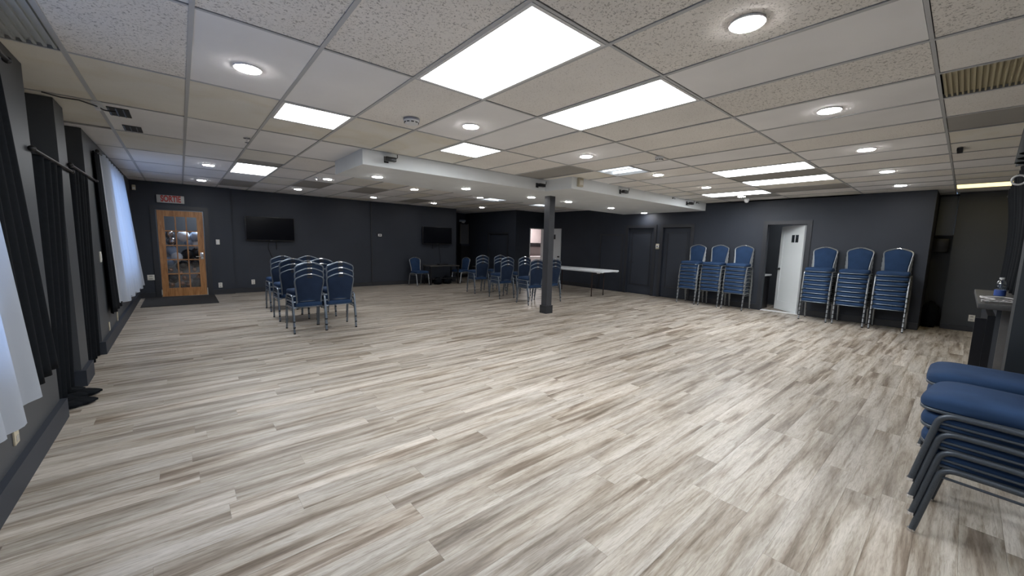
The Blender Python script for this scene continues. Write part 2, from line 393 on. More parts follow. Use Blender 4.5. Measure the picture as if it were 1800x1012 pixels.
# restroom behind the right wall
struct('wall_restroom', [((11.9, 1.6, 0), (12.0, 4.1, CZ)), ((RX+T, 1.5, 0), (12.0, 1.6, CZ)), ((RX+T, 4.1, 0), (12.0, 4.2, CZ)), ((RX, 1.5, CZ-.02), (12.0, 4.2, CZ)), ((11.7, 1.5, -.05), (12.0, 4.2, 0))], WALL_L, 'dark inside walls of the restroom')
struct('trim_8', [((RX-.004, 2.31, 0), (RX+T+.02, 3.04, .012))], WHITE, 'pale threshold strip under the white door')
v = thing('vanity', 'low dark cabinet with pale top inside the restroom doorway', 'cabinet', (10.78, 3.2, 0))
box('cabinet_body', (-.22, -.12, 0), (.22, .5, .80), BLACKP, v); box('countertop', (-.24, -.15, .80), (.24, .52, .83), WHITE, v)
# white restroom door, ajar inward 48 degrees
def white_door(name, hinge, ang, wdt, hgt, label, sign_side, knob=True):
    d = bpy.data.objects.new(name, None); C.objects.link(d); d.location = hinge; d.rotation_euler = (0, 0, ang)
    d['kind'] = 'structure'; d['label'] = label; d['category'] = 'door'
    bm = bmesh.new(); th = .036; s = .10
    bm_box(bm, (0, 0, .012), (s, th, hgt)); bm_box(bm, (wdt-s, 0, .012), (wdt, th, hgt))
    bm_box(bm, (s, 0, .012), (wdt-s, th, .22)); bm_box(bm, (s, 0, hgt-.12), (wdt-s, th, hgt)); obj('door_frame', bm, DOORW, d)
    box('door_panel', (s, .010, .22), (wdt-s, th-.010, hgt-.12), DOORW, d)
    yy = -1 if sign_side < 0 else 1; y0 = 0 if yy < 0 else th
    bm = bmesh.new(); bm_cyl(bm, (wdt-.06, y0+yy*.004, .98), .028, .008, 20, 'Y'); bm_cyl(bm, (wdt-.06, y0+yy*.022, .98), .010, .036, 12, 'Y')
    bmesh.ops.create_uvsphere(bm, u_segments=14, v_segments=10, radius=.028, matrix=Matrix.Translation((wdt-.06, y0+yy*.052, .98)))
    obj('knob', bm, BLACKP, d, smooth=True)
    for k, xx in enumerate((wdt*.46, wdt*.46+.125*yy*-1)):
        zz = hgt-.38; ys = y0+yy*.0 if False else (th-.010 if yy > 0 else .010)
        bm = bmesh.new(); bm_box(bm, (xx-.045, min(ys, ys+yy*.006), zz), (xx+.045, max(ys, ys+yy*.006), zz+.17)); p = obj('restroom_plaque', bm, mat_plq, d)
        bm = bmesh.new(); yf = ys+yy*.008
        bm_cyl(bm, (xx, yf, zz+.142), .013, .003, 12, 'Y')
        if k == 0: bm_box(bm, (xx-.015, yf-.0015, zz+.065), (xx+.015, yf+.0015, zz+.122))
        else:
            vs = [bm.verts.new(Vector((xx+a, yf+e, zz+c))) for e in (-.0015, .0015) for a, c in ((-.010, .122), (.010, .122), (.026, .060), (-.026, .060))]
            bm.faces.new(vs[:4]); bm.faces.new(vs[4:][::-1])
            for i in range(4): bm.faces.new((vs[i], vs[4+i], vs[4+(i+1) % 4], vs[(i+1) % 4]))
        bm_box(bm, (xx-.012, yf-.0015, zz+.018), (xx-.002, yf+.0015, zz+.066)); bm_box(bm, (xx+.002, yf-.0015, zz+.018), (xx+.012, yf+.0015, zz+.066))
        obj('figure', bm, mat_fig, p)
    return d
mat_plq = mat('plaque_dark', (.03, .04, .05), .4); mat_fig = mat('plaque_figure', (.006, .006, .008), .5)
white_door('door_1', (10.46, 2.325, 0), math.atan2(.57, .52), .77, 1.985, 'white panelled restroom door standing ajar with two dark plaques', 1)
# kitchen door: leaf folded back flat along the right wall
white_door('door_6', (10.358, 10.27, 0), -PI/2, .80, 1.985, 'white door with two dark plaques folded open beside the kitchen', -1)
struct('trim_9', [((KX0-.0, KY-.012, 0), (KX0+.035, KY+T+.01, KZ)), ((KX1-.03, KY-.0, 0), (KX1, KY+T+.01, KZ)), ((KX0+.035, KY, KZ-.02), (KX1-.03, KY+T+.01, KZ))], DOORW, 'white jamb lining of the kitchen doorway')
tag(box('strike_plate', (KX0+.006, KY-.018, .93), (KX0+.03, KY-.010, 1.02), BLACKP), 'small black latch plate on the white kitchen door jamb', 'latch')
struct('wall_kitchen_inner', [((9.0, 13.3, 0), (14.2, 13.4, CZ)), ((14.1, KY, 0), (14.2, 13.3, CZ)), ((RX+T, KY, 0), (14.1, KY+.1, CZ)), ((9.0, KY, CZ), (14.2, 13.4, CZ+.05)), ((11.7, KY, -.12), (14.2, 13.4, 0)), ((9.08, KY+T, 0), (9.12, 13.3, CZ))], KITCHEN, 'pinkish white inside walls of the kitchen')
k = thing('wall_cabinet', 'pinkish white wall cabinets seen through the kitchen doorway', 'cabinet', (12.75, 13.1, 1.45))
box('cabinet_body', (-1.25, -.16, 0), (1.1, .2, 1.0), KITCHEN, k)
for q in range(4): box('cabinet_door', (-1.24+q*.585, -.18, .01), (-.665+q*.585, -.16, .99), KITCHEN, k)
k = thing('range_hood', 'dark range hood under the kitchen wall cabinets', 'hood', (12.6, 12.95, 1.30))
box('hood_body', (-.9, -.25, 0), (.9, .33, .13), BLACKP, k, .01); box('fan_duct', (-.9, -.1, .13), (-.72, .0, .6), BLACKP, k)
k = thing('kitchen_range', 'grey steel cooking range with dark red rail in the kitchen', 'stove', (12.5, 12.9, 0))
box('range_body', (-1.1, -.3, 0), (1.2, .35, .90), STEEL, k, .01); box('splashback', (-1.1, .3, .9), (1.2, .36, 1.28), STEEL, k)
box('front_rail', (-1.1, -.36, .80), (1.2, -.3, .90), mat('dark_red_rail', (.10, .02, .018), .5), k)
k = thing('prep_counter', 'white counter just inside the kitchen doorway', 'counter', (11.3, 11.75, 0))
box('cabinet_body', (-.55, -.2, 0), (.6, .3, .86), WHITE, k); box('countertop', (-.57, -.22, .86), (.62, .32, .90), WHITE, k)

# store room behind the glazed door
struct('wall_storeroom', [((-.9, 13.5, 0), (2.2, 13.6, CZ)), ((2.1, YT+T, 0), (2.2, 13.5, CZ)), ((-.95, YD+T, 0), (-.85, 13.6, CZ))], WALL_L, 'dark inside walls of the balloon store room')

# ------------------------------------------------------------------ ceiling
NX0, NY0 = -.5, 2.68
TX, TY = .61, 1.22
ceil = struct('ceiling', [((-1.35, -2.15, CZ+.10), (11.75, 14.0, CZ+.2))], PLENUM, 'suspended ceiling of acoustic tiles in a metal grid')
IR = range(-1, 20); JR = range(-4, 9)
XL = lambda i: NX0+TX*i
YL = lambda j: NY0+TY*j
troffers = {(3, -1): 'A', (5, -1): 'B', (2, 4): 'E', (11, -1): 'F', (13, -1): 'G', (15, 0): 'H', (1, -4): 'Z', (4, -4): 'Y'}
halves = {(2, 1): 'C', (5, 1): 'D'}
special = {(-1, 0): 'louvre_g', (7, -3): 'louvre_y', (17, -3): 'yel', (9, 0): 'bulb'}
def kind_of(i, j):
    fixed = {(0, 0): 'old', (0, 1): 'yellow', (0, 2): 'plain', (0, 3): 'yellow', (0, 4): 'plain', (0, 5): 'plain', (0, 6): 'plain', (0, 7): 'plain', (-1, 1): 'yellow', (-1, 2): 'yellow', (-1, 3): 'plain', (-1, 4): 'plain',
             (1, -1): 'old', (2, -1): 'old', (0, -1): 'plain', (1, 0): 'plain', (1, 1): 'yellow', (1, 2): 'plain', (1, 3): 'plain', (1, 4): 'plain', (1, 5): 'plain', (1, 6): 'plain', (2, 0): 'plain', (2, 2): 'plain', (2, 3): 'yellow',
             (3, -2): 'old', (3, 0): 'fine', (3, 1): 'yellow', (3, 2): 'plain', (4, -1): 'fine', (4, 0): 'plain', (4, 1): 'yellow', (5, 0): 'plain', (6, 0): 'fine', (7, 0): 'plain', (5, -2): 'plain',
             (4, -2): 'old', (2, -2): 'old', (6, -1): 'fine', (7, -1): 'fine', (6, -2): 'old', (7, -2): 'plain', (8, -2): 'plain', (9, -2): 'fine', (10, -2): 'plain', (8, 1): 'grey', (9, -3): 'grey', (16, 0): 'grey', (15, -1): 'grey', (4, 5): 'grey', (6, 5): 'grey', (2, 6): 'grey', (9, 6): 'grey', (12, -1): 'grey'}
    if (i, j) in fixed: return fixed[(i, j)]
    if j <= -3 and i < 6: return 'old'
    r = random.random()
    if j == -2: return 'plain' if r < .7 else 'fine'
    if j >= 2: return 'plain' if r < .5 else ('fine' if r < .8 else 'yellow')
    return 'fine' if r < .6 else ('plain' if r < .85 else 'yellow')
def behind_bulk(i, j):
    x, y = XL(i)+.3, YL(j)+.61
    return False
tc = {}
def put_tile(x0, x1, y0, y1, kind):
    g = .012; sx, sy = x1-x0-2*g, y1-y0-2*g; key = (round(sx, 3), round(sy, 3), kind)
    if key not in tc:
        bm = bmesh.new(); bm_box(bm, (-sx/2, -sy/2, 0), (sx/2, sy/2, .016)); o = obj('ceiling_tile', bm, TILE[kind], ceil); tc[key] = o.data
    else:
        o = bpy.data.objects.new('ceiling_tile', tc[key]); C.objects.link(o); o.parent = ceil
    o.location = ((x0+x1)/2, (y0+y1)/2, CZ+.006+random.uniform(-.001, .002))
    return o
for i in IR:
    for j in JR:
        if (i, j) in troffers or (i, j) in special: continue
        if i > 17 and j > 0: continue
        if j >= 8 and not (12 <= i <= 15): continue
        if (i, j) in halves: put_tile(XL(i), XL(i+1), YL(j)+TY/2, YL(j+1), 'yellow'); continue
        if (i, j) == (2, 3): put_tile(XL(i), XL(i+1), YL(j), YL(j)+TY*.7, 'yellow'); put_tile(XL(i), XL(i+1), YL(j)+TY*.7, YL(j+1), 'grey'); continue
        t = put_tile(XL(i), XL(i+1), YL(j), YL(j+1), kind_of(i, j))
        if (i, j) == (-1, 2): t.location.z += .004; t.rotation_euler = (.012, .0, 0)
for i in list(IR)+[20]:
    bm = bmesh.new(); hw = .012 if i != 0 else .014
    bm_box(bm, (XL(i)-hw, -2.1, CZ), (XL(i)+hw, 13.6, CZ+.004)); bm_box(bm, (XL(i)-.002, -2.1, CZ+.004), (XL(i)+.002, 13.6, CZ+.035)); obj('tee_rail', bm, TEE, ceil)
for j in list(JR)+[9]:
    if YL(j) > 13.6: continue
    bm = bmesh.new(); bm_box(bm, (-1.3, YL(j)-.009, CZ+.0008), (11.6, YL(j)+.009, CZ+.0045)); bm_box(bm, (-1.3, YL(j)-.002, CZ+.004), (11.6, YL(j)+.002, CZ+.03)); obj('tee_rail', bm, TEE, ceil)
for (i, j) in list(halves)+[(2, 3)]:
    y = YL(j)+TY*(.5 if (i, j) != (2, 3) else .7); bm = bmesh.new(); bm_box(bm, (XL(i), y-.009, CZ+.0008), (XL(i+1), y+.009, CZ+.0045)); obj('tee_rail', bm, TEE, ceil)

# bulkhead: a shallow boxed beam, deeper towards the right wall
BZ = 2.385
bm = bmesh.new()
pts = [(1.83, 5.13), (5.14, 5.13), (5.14, 4.50), (10.4, 4.50), (10.4, 6.95), (5.14, 6.85), (1.83, 6.28)]
vb = [bm.verts.new((x, y, BZ)) for x, y in pts]; vt = [bm.verts.new((x, y, CZ+.05)) for x, y in pts]
bm.faces.new(vb[::-1]); bm.faces.new(vt)
for q in range(7): bm.faces.new((vb[q], vb[(q+1) % 7], vt[(q+1) % 7], vt[q]))
o = obj('ceiling_bulkhead', bm, WHITE_WALL); o['kind'] = 'structure'; o['label'] = 'stepped white boxed bulkhead hanging below the tile ceiling'; o['category'] = 'bulkhead'

# column
o = struct('column', [((5.735-.075, 5.575-.075, 0), (5.735+.075, 5.575+.075, BZ))], mat('column_paint', (.035, .037, .045), .5, build=noisy((.035, .037, .045), 5, .1)), 'dark square post standing in the middle of the hall')
box('column_base', (5.735-.095, 5.575-.095, 0), (5.735+.095, 5.575+.095, .165), WOODTRIM, o)

# ------------------------------------------------------------------ light fixtures
GT = 'flat rectangular ceiling light panels'
def troffer(x0, x1, y0, y1, label, em=EM_PANEL):
    t = thing('ceiling_light', label, 'ceiling light', ((x0+x1)/2, (y0+y1)/2, CZ), 0, GT)
    a, c = (x1-x0)/2-.012, (y1-y0)/2-.012; f = .022
    bm = bmesh.new()
    for lo, hi in [((-a, -c, -.002), (a, -c+f, .03)), ((-a, c-f, -.002), (a, c, .03)), ((-a, -c+f, -.002), (-a+f, c-f, .03)), ((a-f, -c+f, -.002), (a, c-f, .03))]: bm_box(bm, lo, hi)
    obj('frame', bm, RIM, t)
    box('diffuser', (-a+f, -c+f, .004), (a-f, c-f, .010), em, t)
    box('housing', (-a, -c, .03), (a, c, .05), RIM, t)
    return t
LB = {'A': 'large lit ceiling panel nearest the camera, above the open floor', 'B': 'second lit ceiling panel, one tile past the nearest', 'E': 'lit ceiling panel between the exit door and the black television',
      'F': 'lit panel nearest the camera of three by the restroom doorway', 'G': 'middle lit panel of three by the restroom doorway', 'H': 'lit panel closest to the wall above the restroom doorway',
      'Z': 'unseen lit panel added behind the camera by the window wall for the near floor', 'Y': 'unseen lit panel added behind the camera by the back wall for the near floor'}  # both panels behind the lens are added to brighten the near floor
for (i, j), n in troffers.items(): troffer(XL(i), XL(i+1), YL(j), YL(j+1), LB[n])
troffer(XL(2), XL(3), YL(1), YL(1)+.61, 'small square lit panel over the floor before the exit door')
troffer(XL(5), XL(6), YL(1), YL(1)+.61, 'small square lit panel just before the white bulkhead')
def bulb_troffer(x0, x1, y0, y1, label, along='Y'):
    t = thing('tube_light', label, 'ceiling light', ((x0+x1)/2, (y0+y1)/2, CZ))
    a, c = (x1-x0)/2-.012, (y1-y0)/2-.012
    bm = bmesh.new()
    bm_box(bm, (-a, -c, .07), (a, c, .08))
    for lo, hi in [((-a, -c, 0), (a, -c+.01, .07)), ((-a, c-.01, 0), (a, c, .07)), ((-a, -c, 0), (-a+.01, c, .07)), ((a-.01, -c, 0), (a, c, .07))]: bm_box(bm, lo, hi)
    obj('housing', bm, RIM, t)
    for s in (-1, 1):
        bm = bmesh.new(); bm_cyl(bm, (s*a*.45, 0, .03) if along == 'Y' else (0, s*c*.45, .03), .022, 2*(c if along == 'Y' else a)-.06, 12, along); obj('lit_tube', bm, EM_TUBE, t, smooth=True)
    return t
bulb_troffer(XL(9), XL(10), YL(0)+.61, YL(1), 'small open fixture showing two glowing tubes before the bulkhead')
put_tile(XL(9), XL(10), YL(0), YL(0)+.61, 'plain')
bulb_troffer(XL(11), XL(12), YL(4)+.61, YL(5), 'open tube fixture behind the bulkhead near the alcove', 'X')
bulb_troffer(XL(14), XL(15), YL(4)+.61, YL(5), 'open tube fixture behind the post by the kitchen', 'X')
for (i, j) in ((11, 4), (14, 4)):
    for o in list(ceil.children):
        if o.name.startswith('ceiling_tile') and abs(o.location.x-(XL(i)+.305)) < .01 and abs(o.location.y-(YL(j)+.61)) < .01:
            bpy.data.objects.remove(o); put_tile(XL(i), XL(i+1), YL(j), YL(j)+.61, 'plain'); break
def louvre(x0, x1, y0, y1, m, label, n, along='Y'):
    t = thing('ceiling_louvre', label, 'ceiling vent', ((x0+x1)/2, (y0+y1)/2, CZ))
    a, c = (x1-x0)/2-.014, (y1-y0)/2-.014
    bm = bmesh.new(); bm_box(bm, (-a, -c, .022), (a, c, .028)); obj('backing', bm, m, t)
    for q in range(n):
        bm = bmesh.new(); f = -1+2*(q+.5)/n
        if along == 'Y': bm_box(bm, (f*a-a/n*.38, -c, .004), (f*a+a/n*.38, c, .022))
        else: bm_box(bm, (-a, f*c-c/n*.38, .004), (a, f*c+c/n*.38, .022))
        obj('slat', bm, m, t)
    return t
louvre(XL(7), XL(8), YL(-3), YL(-2), LOUVRE, 'yellowed ribbed ceiling louvre near the counter', 46, 'X')
louvre(XL(-1), XL(0), YL(0), YL(1), LOUVRE_G, 'grey ribbed ceiling panel over the window wall', 14, 'Y')
t = thing('yellow_light', 'dim yellow strip light by the corner niche', 'ceiling light', (XL(17)+.305, YL(-3)+.61, CZ))
box('diffuser', (-.29, -.59, .002), (.29, .59, .008), EM_YEL, t); box('housing', (-.295, -.595, .008), (.295, .595, .03), RIM, t)
# downlights
def downlight(x, y, z, label, group):
    t = thing('downlight', label, 'ceiling light', (x, y, z), 0, group)
    bm = bmesh.new(); bm_cyl(bm, (0, 0, -.004), .083, .010, 32); obj('trim_ring', bm, RIM, t, smooth=True)
    bm = bmesh.new(); bm_cyl(bm, (0, 0, -.0105), .074, .006, 32); obj('lens', bm, EM_DOWN, t, smooth=True)
for a, (row, y, xs) in enumerate([('nearest the camera', .85, [2.27, 4.11, 5.93, 7.70, 9.43]), ('before the bulkhead', 3.34, [.42, 2.27, 4.08, 5.89, 7.67, 9.45])]):
    for q, x in enumerate(xs): downlight(x, y, CZ+.004, 'round downlight, %s from the window wall in the row %s' % (ORD[q], row), 'round downlights in the ceiling tiles')
for q, (x, y) in enumerate([(.42, 8.22), (2.25, 8.22), (4.08, 8.22), (5.94, 8.28)]): downlight(x, y, CZ+.004, 'round downlight, %s from the window wall in the row behind the bulkhead' % ORD[q], 'round downlights in the ceiling tiles')
for q, (x, y) in enumerate([(.41, 10.6), (2.2, 10.5), (4.08, 10.66), (5.92, 10.65), (7.65, 10.55)]): downlight(x, y, CZ+.004, 'round downlight, %s from the window wall in the row nearest the television wall' % ORD[q], 'round downlights in the ceiling tiles')
s = (BZ-H0)/.87
for q, (x, y) in enumerate([(2.13, 5.41), (3.61, 5.43), (5.07, 5.42), (6.06, 5.37), (7.64, 5.45), (9.26, 5.57)]):
    downlight(x*s, y*s, BZ, 'round downlight, %s from the window side under the white bulkhead' % ORD[q], 'round downlights under the bulkhead')
def area(name, loc, size, power, col):
    l = bpy.data.lights.new(name, 'AREA'); l.shape = 'DISK'; l.size = size; l.energy = power; l.color = col
    o = bpy.data.objects.new(name, l); C.objects.link(o); o.location = loc; return o
area('kitchen_lamp', (11.6, 12.0, 2.5), .4, 22, (1, .95, .95))
area('storeroom_fill', (.6, 12.3, 2.45), .3, 22, (.85, .92, 1))  # unseen fill without a fixture, added to brighten the balloons
area('restroom_lamp', (11.2, 2.9, 2.45), .25, 3, (.9, .95, 1))

# ceiling gadgets
def detector(x, y, r, label):
    t = thing('smoke_detector', label, 'smoke detector', (x, y, CZ))
    bm = bmesh.new(); bm_cyl(bm, (0, 0, -.006), r*1.02, .016, 28); obj('mounting_plate', bm, mat('detector_ring', (.30, .31, .36), .5) if r > .06 else WHITE, t, smooth=True)
    bm = bmesh.new(); bm_cyl(bm, (0, 0, -.028), r*.80, .030, 28, r2=r*.98); obj('detector_body', bm, WHITE, t, smooth=True)
    for k in range(10):
        a = 2*PI*k/10; bm = bmesh.new(); bm_box(bm, (-.012*r/.07, -.004, -.004), (.012*r/.07, .004, .004)); o = obj('vent_slot', bm, BLACKP, t); o.location = (math.cos(a)*r*.86, math.sin(a)*r*.86, -.034); o.rotation_euler = (0, 0, a+PI/2)
detector(1.74, 3.56, .075, 'white round smoke detector beside a lit ceiling panel')
detector(4.75, 2.69, .05, 'small white smoke detector before the bulkhead')
for x, y, lab in ((.66, 5.62, 'tiny sprinkler head in the ceiling towards the exit door'), (2.02, 8.15, 'tiny sprinkler head next to a downlight behind the bulkhead end')):
    t = thing('sprinkler_head', lab, 'sprinkler', (x, y, CZ)); bm = bmesh.new(); bm_cyl(bm, (0, 0, -.004), .035, .008, 16); obj('rosette', bm, CHROME, t, smooth=True)
    bm = bmesh.new(); bm_cyl(bm, (0, 0, -.028), .010, .045, 10); bm_cyl(bm, (0, 0, -.052), .022, .003, 12); obj('nozzle', bm, CHROME, t, smooth=True)
t = thing('dome_camera', 'small white dome camera hanging by the restroom wall', 'camera', (9.95, 3.4, CZ))
bm = bmesh.new(); bm_cyl(bm, (0, 0, -.02), .06, .04, 20); obj('base', bm, WHITE, t, smooth=True)
bm = bmesh.new(); bmesh.ops.create_uvsphere(bm, u_segments=16, v_segments=10, radius=.048, matrix=Matrix.Translation((0, 0, -.045))); obj('dome', bm, WHITE, t, smooth=True)
for q, (x, y0, y1) in enumerate(((-.375, 5.24, 5.58), (-.33, 5.98, 6.28))):
    t = thing('air_vent', ('black open vent slot nearer the camera' if q == 0 else 'black open vent slot farther along') + ' in the ceiling by the windows', 'vent', (x, (y0+y1)/2, CZ))
    d = (y1-y0)/2; bm = bmesh.new(); bm_box(bm, (-.075, -d, 0), (.075, d, .004)); obj('opening', bm, PLENUM, t)
    for k in range(3):
        bm = bmesh.new(); bm_box(bm, (-.07+.05*k, -d, -.004), (-.062+.05*k, d, .002)); obj('blade', bm, BLACKP, t)
bm = bmesh.new(); bm_tube(bm, [(-.80, 5.06, CZ-.012), (-.70, 5.10, CZ-.02), (-.6, 5.11, CZ-.014), (-.5, 5.16, CZ-.03), (-.46, 5.22, CZ-.04), (-.44, 5.32, CZ-.02), (-.40, 5.38, CZ-.004)], .006, 8)
tag(obj('ceiling_cable', bm, BLACKP, smooth=True), 'black cable running along the ceiling to the vent slots', 'cable')
t = thing('cable_clamp', 'white metal clamp on the ceiling rail above the windows', 'clamp', (-.5, 5.2, CZ)); box('clamp_plate', (-.03, -.10, -.012), (.03, .10, 0), WHITE, t); box('clamp_jaw', (-.012, -.04, -.05), (.02, .04, -.012), WHITE, t)
tag(box('rail_clip', (6.46, .14, CZ-.03), (6.66, .185, CZ-.002), BLACKP), 'small black clip on the ceiling rail near the counter', 'clip')

# brackets on the bulkhead front
def bracket(x, y, z, label):
    t = thing('speaker_bracket', label, 'bracket', (x, y, z))
    box('wall_plate', (-.03, -.008, -.04), (.03, 0, .04), BLACKP, t)
    bm = bmesh.new(); bm_tube(bm, [(0, -.008, 0), (.05, -.10, -.005)], .012, 8); obj('arm', bm, BLACKP, t, smooth=True)
    bm = bmesh.new(); bm_rbox(bm, (-.055, -.14, -.035), (.085, -.07, .02), .006); obj('clamp', bm, BLACKP, t, smooth=True)
    bm = bmesh.new(); bm_tube(bm, [(.07, -.12, .0), (.10, -.13, .02), (.10, -.13, .06)], .006, 6); obj('hook', bm, BLACKP, t, smooth=True)
bracket(2.14, 5.13, 2.485, 'black bracket on the bulkhead end closest to the windows')
bracket(4.93, 5.13, 2.470, 'black bracket on the bulkhead just before its step')
bracket(6.57, 4.50, 2.475, 'black bracket on the bulkhead past the beige box')
bracket(9.34, 4.50, 2.487, 'black bracket on the bulkhead closest to the right wall')
t = thing('beige_sounder', 'beige alarm box on the bulkhead corner', 'alarm', (5.34, 4.5, 2.50)); box('case', (-.06, -.05, -.07), (.06, 0, .075), BEIGE, t, .008); box('grille', (-.04, -.056, -.04), (.04, -.05, .04), PLATE, t, .002)
for x, lab in ((8.64, 'tiny dark hook on the bulkhead between the last brackets'), (9.85, 'tiny dark hook on the bulkhead by the right wall')):
    t = thing('cup_hook', lab, 'hook', (x, 4.5, 2.545)); box('hook_base', (-.015, -.012, -.015), (.015, 0, .015), BLACKP, t); bm = bmesh.new(); bm_tube(bm, [(0, -.01, 0), (0, -.05, 0), (0, -.06, -.03)], .007, 6); obj('hook_arm', bm, BLACKP, t, smooth=True)

# ------------------------------------------------------------------ chairs
def arc(pts, k, rad, n=5):
    """replace vertex k of a polyline by an arc of control points"""
    p = [Vector(q) for q in pts]; a = p[k]+(p[k-1]-p[k]).normalized()*rad; c = p[k]+(p[k+1]-p[k]).normalized()*rad
    out = p[:k]
    for i in range(n+1):
        t = i/n; out.append(a*(1-t)**2+p[k]*2*t*(1-t)+c*t*t)
    return out+p[k+1:]
def make_chair(name, label, tube, seatm=FAB, backm=FAB_D, hi=False):
    t = thing(name, label, 'chair'); sg = 10 if hi else 6; R = .0138
    # seat cushion: superellipse outline, domed
    bm = bmesh.new(); nr, ns = 6, 40 if hi else 24; rings = []
    prof = [(.95, .393), (1.0, .405), (1.005, .438), (.985, .455), (.92, .466), (.55, .474)]
    for (s_, z) in prof:
        ring = []
        for q in range(ns):
            a = 2*PI*q/ns; ca, sa = math.cos(a), math.sin(a); e = .34
            x = .222*s_*math.copysign(abs(ca)**e, ca); y = .236*s_*math.copysign(abs(sa)**e, sa)
            wdt = 1+.06*(y/.222); dz = -.012*max(0, (y-.10)/.12)**2 if z > .43 else 0
            ring.append(bm.verts.new((x*wdt*.98, y+.03, z+dz)))
        rings.append(ring)
    for a, c in zip(rings, rings[1:]):
        for q in range(ns): bm.faces.new((a[q], a[(q+1) % ns], c[(q+1) % ns], c[q]))
    bm.faces.new(rings[0][::-1]); cv = bm.verts.new((0, .03, .476))
    for q in range(ns): bm.faces.new((rings[-1][q], rings[-1][(q+1) % ns], cv))
    obj('seat', bm, seatm, t, smooth=True)
    # seat frame: rounded band right under the cushion
    bm = bmesh.new(); loop = []
    for q in range(ns):
        a = 2*PI*q/ns; ca, sa = math.cos(a), math.sin(a); e = .34
        x = .213*math.copysign(abs(ca)**e, ca); y = .228*math.copysign(abs(sa)**e, sa); loop.append((x*(1+.06*y/.222), y+.03, .391))
    bm_tube(bm, loop, .0062 if not hi else .009, sg, True); obj('seat_frame', bm, TUBE_M if tube is TUBE else tube, t, smooth=True)
    # side arches split into four legs, with a stretcher on each side
    X = .226
    for sx in (-1, 1):
        for sy in (1, -1):
            pts = [(sx*X*1.0, sy*.245+.0, 0.012), (sx*X, sy*.178, .383), (sx*X, 0, .386)]
            bm = bmesh.new(); bm_tube(bm, arc(pts, 1, .055, 6 if hi else 4), R, sg); lg = obj('leg', bm, tube, t, smooth=True)
            bm = bmesh.new(); bm_cyl(bm, (sx*X, sy*.247, .008), .0155, .016, 12 if hi else 8); obj('foot_glide', bm, RUBBER if not hi else CHROME, lg, smooth=True)
        bm = bmesh.new(); bm_tube(bm, [(sx*X, .185, .338), (sx*X, -.185, .338)], .0065, sg); obj('stretcher', bm, tube, t, smooth=True)
    # crown back frame
    def yb(z): return -.172-.085*(z-.40)/.5
    half = [(.168, .385), (.166, .46), (.170, .55), (.182, .66), (.195, .745), (.199, .79), (.190, .822), (.165, .842), (.11, .866), (.06, .884), (.0, .890)]
    pts = [(x, yb(z), z) for x, z in half]+[(-x, yb(z), z) for x, z in half[-2::-1]]
    bm = bmesh.new(); bm_tube(bm, [(.214, -.168, .378), (.185, -.172, .380)]+pts+[(-.185, -.172, .380), (-.214, -.168, .378)], .0115, sg); bf = obj('back_frame', bm, tube, t, smooth=True)
    # padded panel inside the frame
    inner = [(.157, .445), (.157, .50), (.163, .58), (.174, .67), (.185, .75), (.187, .79), (.178, .812), (.155, .830), (.10, .853), (.05, .868), (0, .873)]
    outl = [(x, z) for x, z in inner]+[(-x, z) for x, z in inner[-2::-1]]
    bm = bmesh.new(); cz = .64; lay = []
    for (s_, dy) in ((.90, -.016), (1.0, -.006), (1.0, .006), (.93, .022), (.6, .032)):
        lay.append([bm.verts.new((x*s_, yb(cz+(z-cz)*s_)+dy, cz+(z-cz)*s_)) for x, z in outl])
    n = len(outl)
    for a, c in zip(lay, lay[1:]):
        for q in range(n): bm.faces.new((a[q], a[(q+1) % n], c[(q+1) % n], c[q]))
    bm.faces.new(lay[0][::-1]); cv = bm.verts.new((0, yb(cz)+.034, cz))
    for q in range(n): bm.faces.new((lay[-1][q], lay[-1][(q+1) % n], cv))
    bp = obj('backrest', bm, seatm, t, smooth=True)
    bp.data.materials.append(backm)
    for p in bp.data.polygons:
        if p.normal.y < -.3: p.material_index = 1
    bm = bmesh.new(); bm_tube(bm, [(.035*math.cos(a), yb(.855)-.018, .848+.010*math.sin(a)) for a in [2*PI*k/12 for k in range(12)]], .006, 6, True); obj('handle_rim', bm, RUBBER, bp, smooth=True)
    bm = bmesh.new(); bm_tube(bm, [(-.030, yb(.886)-.002, .888), (0, yb(.89)-.002, .8915), (.030, yb(.886)-.002, .888)], .0135, 8); obj('handle', bm, CHROME, bf, smooth=True)
    return t
PITCH_ = .0885
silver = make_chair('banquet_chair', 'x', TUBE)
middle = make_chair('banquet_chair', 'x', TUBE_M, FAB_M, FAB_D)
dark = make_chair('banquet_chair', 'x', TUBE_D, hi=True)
used = set()
def chair(proto, loc, rz, label, group):
    if id(proto) not in used:
        used.add(id(proto)); proto.location = loc; proto.rotation_euler = (0, 0, rz); proto['label'] = label; proto['group'] = group; return proto
    return dup(proto, loc, rz, label, group)
def stack(proto, x, y, rz, n, where, group, lean=(0, 0)):
    for k in range(n):
        pos = 'bottom' if k == 0 else ('topmost' if k == n-1 else ORD[k]+' up')
        if n == 3 and k == 1: pos = 'middle'
        chair(proto, (x+lean[0]*k, y+lean[1]*k, k*PITCH_), rz+random.uniform(-.006, .006), 'blue chair, %s in the %s' % (pos, where), group)
# right wall stacks (face -X, rz = +90 deg)
for y, where in ((4.57, 'stack in front of the black door'), (4.02, 'middle stack between black door and restroom'), (3.47, 'stack beside the dark gap of the restroom doorway'),
                 (1.92, 'stack beside the white restroom door hinges'), (1.37, 'middle stack between restroom door and niche'), (.83, 'stack nearest the corner niche')):
    stack(silver, 10.05 if y > 3 else 10.03, y, PI/2, 8, where, 'chairs stacked against the dark right wall', (.0035, 0))
